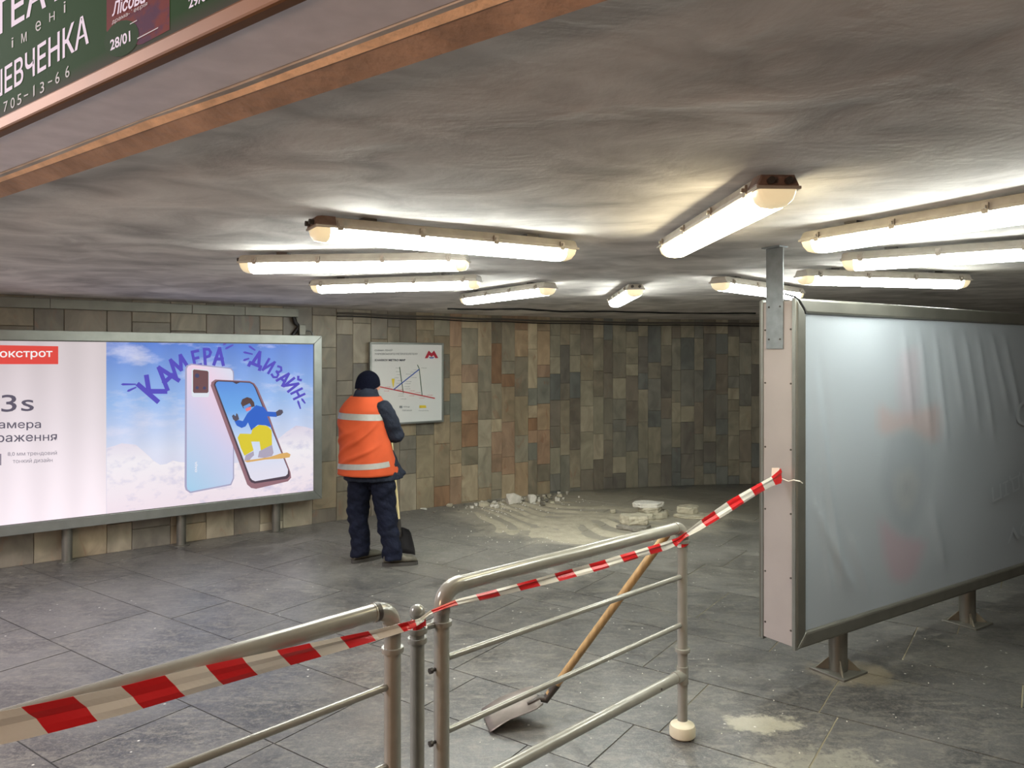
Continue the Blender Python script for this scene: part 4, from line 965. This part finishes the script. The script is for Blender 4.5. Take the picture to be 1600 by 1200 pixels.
# ------------------------------------------------------------------ shovels
def shovel(name, label, tip, sock, top, width, mh, mbl, rh=.016, bend_up=.02, bl=.9):
    tip = Vector(tip); sock = Vector(sock); top = Vector(top)
    sh = thing(name, tuple(tip), label, 'shovel')
    ax = (sock - tip); L = ax.length; ax.normalize(); side = (ax.cross(Z3)).normalized(); up = side.cross(ax).normalized()
    mb = MB(); nu, nv = 8, 8; top_v = []; 
    for j in range(nv + 1):
        t = j / nv * bl; w = width / 2 * (1 if t < .72 else 1 - ((t - .72) / .28) ** 2 * .45)
        for i in range(nu + 1):
            u = i / nu * 2 - 1; lift = .030 * abs(u) ** 3 * min(1, t * 2.5 + .2) + (.02 * max(0, (t - .7)) / .3 if abs(u) < .3 else 0) + .035 * max(0, t - .75) * 4 * abs(u) ** 2 * .3
            top_v.append(tip + ax * L * t + side * u * w + up * (lift + .004))
    n1 = (nu + 1)
    fs = [(j * n1 + i, j * n1 + i + 1, (j + 1) * n1 + i + 1, (j + 1) * n1 + i) for j in range(nv) for i in range(nu)]
    mb.add(top_v, fs); b = mb.build('blade', mbl, sh, smooth=True, angle=60); so = b.modifiers.new('s', 'SOLIDIFY'); so.thickness = .003
    mb = MB(); a = tip + ax * L * (bl - .2) + up * .012; d = (top - sock).normalized()
    mb.tube([a, tip + ax * L * .9 + up * .014, sock, sock + d * .10], [.006, .014, .020, .021], 14); mb.build('socket', M['steel'], sh, smooth=True)
    mb = MB(); mb.tube([sock + d * .03, sock.lerp(top, .3), sock.lerp(top, .7), top - d * .008, top], [rh, rh, rh * 1.02, rh * 1.02, rh * .7], 16); mb.build('handle', mh, sh, smooth=True)
    return sh
hx = GA.lerp(GB, .962)
topP = Vector((.742, 3.505, .935)) 
bp_ = GA + gu * ((topP - GA).dot(gu)); bp_.z = 0
topP = bp_ - gn * (.0265 + .019) + Z3 * .955
shovel('shovel', 'wooden handled steel shovel leaning behind the gate railing', (-.125, 3.625, .004), (.165, 3.69, .085), tuple(topP), .235, M['wood'], M['blade'], .0185)

# ------------------------------------------------------------------ worker
PX = -1.1275
def pw(x, y, z): return Vector((PX + x, y, z))
R3 = Vector((.89, -.45, 0)).normalized(); F3 = Vector((.45, .89, 0)).normalized()
def voxel(mb, name, m, parent, size, smooth_it=4, disp=0, dscale=.1):
    o = mb.build(name, m, parent)
    md = o.modifiers.new('r', 'REMESH'); md.mode = 'VOXEL'; md.voxel_size = size; md.use_smooth_shade = True
    s = o.modifiers.new('s', 'SMOOTH'); s.factor = .6; s.iterations = smooth_it
    dg = bpy.context.evaluated_depsgraph_get(); me = bpy.data.meshes.new_from_object(o.evaluated_get(dg)); o.modifiers.clear(); old = o.data; o.data = me; bpy.data.meshes.remove(old)
    me.name = name
    if disp:
        nn_ = [v.normal.copy() for v in me.vertices]
        for v, n in zip(me.vertices, nn_):
            q = v.co; h = noise.noise(Vector((q.x * 9 + q.z * 5, q.y * 9, q.z * 14 - q.x * 7))) + .5 * noise.noise(Vector((q.x * 22, q.y * 22, q.z * 30 + q.x * 16)))
            v.co = q + n * h * disp
    me.shade_smooth(); return o
def ell_ring(c, a, b, n=28, phi0=0, phi1=2 * math.pi, close=True, pw_=1.0):
    out = []
    m = n if close else n + 1
    for k in range(m):
        q = phi0 + (phi1 - phi0) * k / n; cq, sq = math.cos(q), math.sin(q)
        out.append(Vector(c) + R3 * a * math.copysign(abs(cq) ** pw_, cq) + F3 * b * math.copysign(abs(sq) ** pw_, sq))
    return out
wk = thing('person', (PX, 6.44, 0), 'worker in orange vest and dark beanie seen from behind, holding a shovel', 'person')
navy = mat('navy_jacket', (24, 29, 41), .85, spec=.25, var=.15, vscale=14, bump=.3, bscale=60)
trou = mat('navy_trousers', (10, 15, 31), .85, spec=.2, var=.2, vscale=14, bump=.3, bscale=60)
orange = mat('orange_vest', (168, 70, 37), .8, spec=.2, var=.08, vscale=9)
silver = mat('reflective_band', (140, 140, 134), .45, .2, var=.06, vscale=40)
skin = mat('skin', (198, 142, 118), .55); beanie = mat('dark_beanie', (6, 8, 22), .95, spec=.1, bump=.5, bscale=90); bootm = mat('dusty_boot', (78, 75, 64), .8, var=.3, vscale=25); solem = mat('boot_sole', (54, 52, 48), .8)
torso = [(.715, -.065, 6.52, .245, .245), (.80, -.08, 6.50, .235, .215), (.95, -.115, 6.47, .215, .175), (1.10, -.145, 6.47, .20, .155), (1.22, -.155, 6.48, .205, .145), (1.31, -.150, 6.49, .20, .135), (1.37, -.14, 6.505, .165, .12), (1.42, -.135, 6.515, .115, .10), (1.455, -.13, 6.525, .088, .088)]
handle_top = pw(.02, 6.74, 1.30); handle_bot = pw(.128, 6.735, .18)
def hp(z): return handle_bot.lerp(handle_top, (z - .18) / (1.30 - .18))
shR, elR, wrR = pw(.035, 6.42, 1.31), pw(.118, 6.50, 1.10), pw(.075, 6.66, 1.195)
shL, elL, wrL = pw(-.268, 6.57, 1.30), pw(-.24, 6.74, 1.08), pw(-.06, 6.72, 1.09)
hipL, knL, anL = pw(-.17, 6.46, .80), pw(-.195, 6.49, .45), pw(-.180, 6.50, .10)
hipR, knR, anR = pw(.01, 6.42, .80), pw(.055, 6.43, .45), pw(.115, 6.38, .10)
# body
mb = MB(); HC = pw(-.118, 6.545, 1.525); HF = Vector((.80, .58, -.14)).normalized(); HR = HF.cross(Z3).normalized(); HU = HR.cross(HF).normalized(); A = (HR, HF, HU)
mb.ball(HC, .074, .092, .108, A, 24, 16); mb.ball(HC + HF * .035 - HU * .055, .052, .06, .058, A)         # skull, jaw
mb.ball(HC + HF * .098 - HU * .018, .012, .018, .022, A); mb.ball(HC + HF * .09 + HU * .012, .009, .012, .02, A)      # nose
for s in (-1, 1):
    mb.ball(HC + HR * s * .076 - HU * .012, .010, .019, .030, A); mb.ball(HC + HF * .078 + HR * s * .030 + HU * .012, .013, .010, .009, A)
mb.ball(HC + HF * .088 - HU * .062, .024, .010, .008, A)
mb.tube([HC - HU * .07 - HF * .01, pw(-.135, 6.515, 1.40)], [.056, .066], 18)
mb.rings([ell_ring((PX + x, y, z), a * .84, b * .84) for z, x, y, a, b in torso[1:-1]])
for S, E, Wr in ((shR, elR, wrR), (shL, elL, wrL)):
    mb.tube([S, E], [.056, .044], 14); mb.ball(E, .044); mb.tube([E, Wr], [.044, .030], 14)
for Hp, K_, A_ in ((hipL, knL, anL), (hipR, knR, anR)):
    mb.tube([Hp + Z3 * .05, K_], [.085, .056], 14); mb.ball(K_, .056); mb.tube([K_, A_], [.054, .038], 14)
def hand(mb, wr, zc_, sgn):
    g = hp(zc_); ax = (handle_top - handle_bot).normalized(); toward = (wr - g); toward -= ax * toward.dot(ax); toward.normalize(); o2 = ax.cross(toward)
    pc = g + toward * .036; mb.ball(pc, .016, .042, .044, (toward, o2, ax), 14, 8); mb.tube([wr, pc + toward * .01], [.028, .024], 12)
    for i, (dz, r) in enumerate(((.030, .0085), (.010, .009), (-.010, .009), (-.029, .0078))):
        pts = []
        for k in range(8):
            q = sgn * (.35 + 3.7 * k / 7 * (1 - .05 * abs(i - 1))); pts.append(g + ax * dz + (toward * math.cos(q) + o2 * math.sin(q)) * .027)
        mb.tube([pc + ax * dz + o2 * sgn * .012] + pts, [r] * 8 + [r * .75], 8)
    pts = [pc + ax * .028 - o2 * sgn * .015] + [g + ax * (.040 + .004 * k) + (toward * math.cos(-sgn * q) + o2 * math.sin(-sgn * q)) * .027 for k, q in enumerate((.9, 1.5, 2.1))]
    mb.tube(pts, [.012, .011, .010, .008], 8)
hand(mb, wrR, 1.20, 1); hand(mb, wrL, 1.09, -1)
body = voxel(mb, 'body', skin, wk, .006, 3)
mb = MB()
for s in (-1, 1): mb.ball(HC + HF * .0885 + HR * s * .030 + HU * .012, .009, .006, .006, A)
mb.build('eyes', mat('eye', (40, 34, 30), .3), wk, smooth=True)
# trousers
mb = MB(); mb.rings([ell_ring((PX - .085, 6.455, z), a, b) for z, a, b in ((.72, .165, .125), (.80, .18, .135), (.92, .175, .13))])
for Hp, K_, A_, s in ((hipL, knL, anL, 1), (hipR, knR, anR, -1)):
    mb.tube([Hp, Hp.lerp(K_, .5) , K_, K_.lerp(A_, .5), A_ + Z3 * .04, A_ - Z3 * .045], [.115, .104, .092, .084, .082, .088], 20)
tr = voxel(mb, 'trousers', trou, wk, .010, 4, .016)
# jacket
mb = MB(); mb.rings([ell_ring((PX + x, y, z), a, b, 32, pw_=.9) for z, x, y, a, b in torso])
for S, E, Wr in ((shR, elR, wrR), (shL, elL, wrL)):
    d = (Wr - E).normalized()
    mb.ball(S, .086, .086, .08); mb.tube([S, S.lerp(E, .5), E], [.084, .086, .080], 18); mb.ball(E, .082); mb.tube([E, E.lerp(Wr, .55), Wr - d * .005], [.080, .066, .048], 18)
q = [pw(.02, 6.62, .95), pw(.09, 6.62, .80), pw(.165, 6.60, .72)]
mb.tube(q, [.05, .06, .045], 12)
mb.rings([ell_ring((PX - .13, 6.525, z), a, a) for z, a in ((1.42, .112), (1.45, .104), (1.485, .092), (1.488, .08))])
jk = voxel(mb, 'jacket', navy, wk, .010, 3, .012)
# vest: open at the front
ph0, ph1 = math.pi * .5 + .5, math.pi * 2.5 - .5
def vz(z, off):
    T_ = torso
    for i in range(len(T_) - 1):
        if T_[i][0] <= z <= T_[i + 1][0]:
            t = (z - T_[i][0]) / (T_[i + 1][0] - T_[i][0]); v = [T_[i][k] * (1 - t) + T_[i + 1][k] * t for k in range(5)]; break
    hem = max(0, 1 - (z - .76) / .25) if z < 1.01 else 0
    return ((PX + v[1] - .03 * hem, v[2] - .02 * hem, z), v[3] + off + .0 * hem, v[4] + off + .0 * hem)
def vest_pt(c, a, b, q):
    cq, sq = math.cos(q), math.sin(q); p = Vector(c) + R3 * a * math.copysign(abs(cq) ** .9, cq) + F3 * b * math.copysign(abs(sq) ** .9, sq)
    fold = 0
    z = c[2]
    for s0, z0, sl, amp, w in ((4.2, 1.08, .10, .009, .018), (4.6, 1.02, .14, .011, .016), (5.2, 1.10, .16, .010, .02), (4.9, .94, .12, .008, .018), (3.9, 1.18, -.08, .006, .02), (5.3, .97, .10, .008, .014)):
        dz = z - (z0 + sl * (q - s0)); fold += 1.7 * amp * math.exp(-(dz / w) ** 2) * math.exp(-((q - s0) / .7) ** 2)
    fold += .004 * noise.noise(Vector((q * 2.2, z * 9, 3)))
    d = (p - Vector(c)); d.z = 0; return p + d.normalized() * fold
def vest_strip(z0, z1, off, nz_, q0=ph0, q1=ph1, tilt=0, nq=72):
    mb = MB(); R_ = []
    for j in range(nz_ + 1):
        row = []
        for k in range(nq + 1):
            q = q0 + (q1 - q0) * k / nq; z = z0 + (z1 - z0) * j / nz_ + tilt * (q - 4.7); c, a, b = vz(min(1.45, z), off); row.append(vest_pt(c, a, b, q))
        R_.append(row)
    mb.rings(R_, caps=False, closed=False); return mb
vs_ = vest_strip(.765, 1.425, .019, 44).build('vest', orange, wk, smooth=True, angle=180); so = vs_.modifiers.new('s', 'SOLIDIFY'); so.thickness = .004; so.offset = -1
for z0, z1, q0, q1, ti in ((1.232, 1.285, ph0 + .2, ph1 - .2, -.004), (.822, .868, ph0, ph1 - 1.15, .012)):
    bnd = vest_strip(z0, z1, .0215, 4, q0, q1, ti).build('reflective_band', silver, vs_, smooth=True, angle=180)
# beanie
mb = MB(); HB = HC + HU * .012 - HF * .004; R_ = []
for i in range(13):
    t = i / 12 * math.pi * .5; row = []
    for k in range(48):
        q = 2 * math.pi * k / 48; w = math.cos(t) * (1.0 + .03 * math.sin(k * math.pi / 1) * 0) + .02 * math.cos(t) * (k % 2); h = math.sin(t)
        row.append(HB + HR * .090 * w * math.cos(q) + HF * .104 * w * math.sin(q) + HU * (.108 * h - (.0 if i else 0)))
    R_.append(row)
low = [[HB + HR * .093 * math.cos(q) * (1 + .02 * (k % 2)) + HF * .107 * math.sin(q) * (1 + .02 * (k % 2)) + HU * (-dz * (1 - .95 * max(0, math.sin(q)))) for k, q in [(k, 2 * math.pi * k / 48) for k in range(48)]] for dz in (.062, .035, .012)]
mb.rings(low + R_[1:]); mb.build('beanie', beanie, wk, smooth=True, angle=70)
mb = MB(); mb.ball(HC + HF * .085 - HU * .052, .045, .022, .034, A); 
# boots
def boot(ank, d, L=.285):
    d = Vector(d).normalized(); sd = d.cross(Z3); o = Vector((ank.x, ank.y, 0)) - d * .075
    mb = MB(); R_ = []
    for t, w, h0, h1 in ((-.0, .028, .03, .09), (.03, .042, .028, .155), (.30, .045, .028, .165), (.45, .046, .028, .12), (.65, .052, .028, .085), (.85, .05, .028, .075), (.96, .036, .028, .062), (1.0, .016, .03, .045)):
        c = o + d * L * t; hh = h1 - h0
        R_.append([c + sd * w * math.copysign(abs(math.cos(q)) ** .7, math.cos(q)) + Z3 * (h0 + hh * (.5 + .5 * math.sin(q))) for q in [2 * math.pi * k / 20 for k in range(20)]])
    mb.rings(R_); b = mb.build('boot', bootm, wk, smooth=True, angle=70)
    mb = MB(); out = []
    for k in range(28):
        q = 2 * math.pi * k / 28; x = math.cos(q); wy = .052 if x > -.2 else .044
        out.append(o + d * (L * .5 + (L * .5 + .008) * math.copysign(abs(x) ** .8, x)) + sd * wy * math.copysign(abs(math.sin(q)) ** .7, math.sin(q)))
    mb.rings([[p + Z3 * z for p in out] for z in (0.001, .030)]); mb.build('sole', solem, b)
boot(anL + Vector((0, -.0, 0)), (.72, .69, 0)); boot(anR, (.96, .22, 0))
# worker's shovel
sv = thing('hand_shovel', tuple(pw(.2, 6.75, 0)), 'black bladed shovel with pale handle held upright in front of the worker', 'shovel')
d = (handle_top - handle_bot).normalized()
mb = MB(); mb.tube([handle_bot + d * .06, handle_top], .0155, 16); mb.build('handle', M['wood2'], sv, smooth=True)
mb = MB(); mb.tube([handle_bot - d * .02 , handle_bot + d * .02, handle_bot + d * .14], [.012, .018, .0195], 14); mb.build('socket', M['steel'], sv, smooth=True)
mb = MB(); c = handle_bot; fs = []; vv = []
bx = Vector((.93, -.36, 0)).normalized(); 
prof = [(.245, .045, .0), (.235, .085, .0), (.20, .098, .004), (.12, .102, .006), (.05, .102, .004), (.004, .094, .0)]
for j, (z, w, o_) in enumerate(prof):
    for i in range(9):
        u = i / 4 - 1; vv.append(Vector((c.x + .035 * (1 - z / .24), c.y, z)) + bx * (u * w + .012) + Vector((-.36, -.93, 0)) * (.022 * u * u - .01 - .03 * (1 - z / .24)))
mb.add(vv, [(j * 9 + i, j * 9 + i + 1, (j + 1) * 9 + i + 1, (j + 1) * 9 + i) for j in range(len(prof) - 1) for i in range(8)])
b = mb.build('blade', M['blade2'], sv, smooth=True, angle=80); so = b.modifiers.new('s', 'SOLIDIFY'); so.thickness = .003

# ------------------------------------------------------------------ rubble
def chunk_mesh(name, sx, sy, sz, npt=14, seed=0, m=None):
    rnd = random.Random(seed); bm = bmesh.new()
    for k in range(npt):
        v = Vector((rnd.gauss(0, 1), rnd.gauss(0, 1), rnd.gauss(0, 1))).normalized(); f = rnd.uniform(.8, 1)
        v = Vector([math.copysign(abs(c) ** .6, c) for c in v]) * f
        bm.verts.new((v.x * sx / 2, v.y * sy / 2, v.z * sz / 2))
    r = bmesh.ops.convex_hull(bm, input=bm.verts); bmesh.ops.delete(bm, geom=[g for g in r['geom_interior'] if isinstance(g, bmesh.types.BMVert)], context='VERTS')
    z = min(v.co.z for v in bm.verts)
    for v in bm.verts: v.co.z -= z
    me = bpy.data.meshes.new(name); bm.to_mesh(me); bm.free(); me.materials.append(m or M['conc']); return me
def slab_mesh(name, pts, th, seed, m):
    rnd = random.Random(seed); mb = MB(); P = []
    n = len(pts)
    for i in range(n):
        a = Vector(pts[i]); b = Vector(pts[(i + 1) % n])
        for t in (0, .35, .7): q = a.lerp(b, t); P.append(q + Vector((rnd.uniform(-.012, .012), rnd.uniform(-.012, .012))))
    rings = []
    for z, s in ((0, .95), (th * .2, 1), (th * .55, .985), (th * .8, 1.0), (th, .94)):
        rings.append([Vector((p.x * s + rnd.uniform(-.005, .005), p.y * s + rnd.uniform(-.005, .005), z + rnd.uniform(-.004, .004) * (z > 0))) for p in P])
    mb.rings(rings); o = mb.build(name, m); return o
def slab(x, y, zb, w, dp, th, rot, seed, lab, m='conc', tilt=(0, 0), dcorr=0):
    p = at_z(x, y, 0); rnd = random.Random(seed); pts = []
    for k in range(6):
        q = 2 * math.pi * k / 6 + rnd.uniform(-.25, .25); pts.append((w / 2 * math.cos(q) * rnd.uniform(.88, 1.1), dp / 2 * math.sin(q) * rnd.uniform(.88, 1.1)))
    o = slab_mesh('concrete_slab', pts, th, seed, M[m]); o.location = (p.x, p.y + dcorr, zb); o.rotation_euler = (tilt[0], tilt[1], rot)
    tag(o, lab, 'rubble', 'broken concrete slabs'); return o
slab(992, 826, 0, .36, .30, .04, .2, 3, 'broken concrete slab lying flat under the front left leaning piece', 'concd')
slab(991, 824, .042, .32, .26, .085, .1, 4, 'thick pale concrete piece at the front left of the slab stack', tilt=(.0, 0))
slab(1023, 812, 0, .42, .32, .07, .4, 5, 'bottom slab of the taller broken concrete stack', dcorr=.12)
slab(1018, 812, .07, .34, .26, .05, 1.1, 6, 'middle slab of the taller broken concrete stack', dcorr=.12)
slab(1016, 812, .12, .36, .26, .05, .2, 8, 'whitish top slab of the taller broken concrete stack', 'concw', dcorr=.12)
slab(1084, 808, 0, .52, .24, .035, 0, 9, 'thin wide slab under the right hand concrete piece', 'conc')
slab(1074, 806, .035, .28, .2, .075, .3, 10, 'short thick concrete piece on the right hand slab')
def chunk(x, y, s, seed, lab, m='conc', g='rubble chunks by the wall', zb=0):
    me = chunk_mesh('rubble_chunk', *s, 16, seed, M[m]); o = bpy.data.objects.new('rubble_chunk', me); COL.objects.link(o)
    p = at_z(x, y, 0); o.location = (p.x, p.y, zb - .002); o.rotation_euler = (0, 0, random.Random(seed).uniform(-.5, .5)); tag(o, lab, 'rubble', g); return o
chunk(801, 790, (.24, .12, .16), 21, 'largest pale concrete lump in the rubble heap at the foot of the wall', 'concw')
chunk(830, 786, (.13, .10, .13), 22, 'upright pale rubble lump right of the largest one in the heap', 'concw')
chunk(756, 791, (.15, .12, .08), 23, 'pale rubble lump at the left end of the heap', 'conc')
chunk(662, 797, (.09, .06, .035), 24, 'white scrap of plaster on the floor under the metro map', 'concw')
chunk(703, 792, (.09, .07, .05), 25, 'pale plaster bit between the metro map and the heap', 'conc')
chunk(957, 802, (.09, .07, .06), 26, 'small concrete lump left of the slab stack', 'conc')
chunk(1030, 838, (.08, .06, .05), 27, 'white crumb lying behind the top of the leaning shovel', 'concw')
bpy.context.view_layer.update()
base_ch = [chunk_mesh('rubble_chunk', 1, 1, .75, 12, 50 + i, M[k]) for i, k in enumerate(('conc', 'concw', 'concd', 'conc', 'concd', 'concw'))]
rnd = random.Random(5)
placed = []
for q_ in bpy.data.objects:
    if q_.name.startswith(('rubble_chunk', 'concrete_slab')) and q_.location.z < .2: placed.append((q_.location.x, q_.location.y, .5 * max(q_.dimensions.x, q_.dimensions.y) * .9))
for i in range(125):
    heap = i < 110; s = rnd.uniform(.03, .085) if heap else rnd.uniform(.02, .05)
    for attempt in range(60):
        if heap: ax_ = rnd.gauss(0, .21); bx_ = abs(rnd.gauss(0, .14)); p = Vector((.0 + ax_ * .87 + bx_ * .45, 9.33 + ax_ * .52 - bx_ * .87, 0))
        else:
            k = rnd.uniform(0, len(CURVE) * .6); a_ = CURVE[int(k)]; b_ = CURVE[int(k) + 1]; t = (b_ - a_).normalized(); c_ = a_.lerp(b_, k % 1) + Vector((t.y, -t.x)) * rnd.uniform(.08, .35); p = Vector((c_.x, c_.y, 0))
        if wall_dist(p.x, p.y) < .03 + s * .55: continue
        if all((p.x - x_) ** 2 + (p.y - y_) ** 2 > (r_ + s * .5) ** 2 for x_, y_, r_ in placed): break
    else: continue
    placed.append((p.x, p.y, s * .5))
    bi = rnd.randrange(6); o = bpy.data.objects.new('rubble_chunk', base_ch[bi]); COL.objects.link(o)
    tone = ('beige', 'whitish', 'grey', 'beige', 'grey', 'whitish')[bi]; side = 'left of' if p.x / p.y < .001 else 'right of'; big = 'larger' if s > .058 else 'small'
    o.scale = (s, s * rnd.uniform(.75, 1), s * rnd.uniform(.6, 1.1)); o.location = (p.x, p.y, -.001); o.rotation_euler = (0, 0, rnd.uniform(0, 6))
    if heap: tag(o, big + ' ' + tone + ' concrete chunk ' + side + ' the largest lump in the rubble heap', 'rubble', big + ' ' + tone + ' rubble heap chunks ' + side + ' the largest lump')
    else: tag(o, 'tiny stray ' + tone + ' concrete chunk lying apart along the foot of the wall', 'rubble', 'stray ' + tone + ' chunks along the wall')
# crumbs and dust
mb = MB()
for i in range(420):
    if i < 170: x = rnd.gauss(810, 45); y = 786 - (x - 800) * .06 + abs(rnd.gauss(0, 9))
    elif i < 300: x = rnd.uniform(700, 1150); y = rnd.uniform(786, 860)
    else: x = rnd.uniform(650, 1500); y = rnd.uniform(860, 1180)
    p = at_z(x, y, 0); s = rnd.uniform(.004, .012) * (1 if i < 170 else .55) if i < 300 else rnd.uniform(.0015, .0045)
    if wall_dist(p.x, p.y) < .08 or p.y > 9.6: continue
    vs2 = [p + Vector((rnd.uniform(-s, s), rnd.uniform(-s, s), z)) for z in (0, 0, 0, s, s)]
    vs2[0] = p + Vector((-s, -s, 0)); vs2[1] = p + Vector((s, -s * .6, 0)); vs2[2] = p + Vector((0, s, 0)); vs2[3] = p + Vector((.3 * s, -.2 * s, s)); vs2[4] = p + Vector((-.3 * s, .3 * s, s * .9))
    mb.add(vs2, [(0, 1, 3), (1, 2, 3), (2, 4, 3), (2, 0, 4), (0, 3, 4), (0, 2, 1)])
tag(mb.build('plaster_crumbs', M['concw']), 'fine pale plaster crumbs strewn over the floor', 'crumbs', kind='stuff')
mb = MB(); nx, ny = 190, 150; x0, x1, y0, y1 = -1.0, 2.6, 6.9, 9.9; vv = []
for j in range(ny + 1):
    for i in range(nx + 1):
        x = x0 + (x1 - x0) * i / nx; y = y0 + (y1 - y0) * j / ny
        ex = ((x - .62 - (y - 8.1) * -.12) / 1.05) ** 2 + ((y - 8.15) / 1.05) ** 2
        e2 = ((x - .05) / .75) ** 2 + ((y - 9.1) / .35) ** 2
        env = max(0, 1.15 - ex) + .9 * max(0, 1 - e2)
        rid = math.sin(math.atan2(9.9 - y, x + .9) * 52 + 7 * noise.noise(Vector((x * 1.3, y * 1.3, 1)))) * (.35 + 1.1 * noise.noise(Vector((x * 1.4, y * 1.4, 7))))
        h = .012 * env * (.6 + .8 * noise.noise(Vector((x * 3, y * 3, 0)))) + .026 * min(1, env * 1.5) * rid + .004 * noise.noise(Vector((x * 14, y * 14, 2))) * min(1, env) - .003
        if wall_dist(x, y) < .2: h = -.01
        vv.append((x, y, max(-.003, h)))
mb.add(vv, [(j * (nx + 1) + i, j * (nx + 1) + i + 1, (j + 1) * (nx + 1) + i + 1, (j + 1) * (nx + 1) + i) for j in range(ny) for i in range(nx) if max(vv[j * (nx + 1) + i][2], vv[j * (nx + 1) + i + 1][2], vv[(j + 1) * (nx + 1) + i][2], vv[(j + 1) * (nx + 1) + i + 1][2]) > -.002])
tag(mb.build('dust_layer', M['dust'], smooth=True, angle=180), 'raked pale construction dust between the rubble heap and the slab stack', 'dust', kind='stuff')
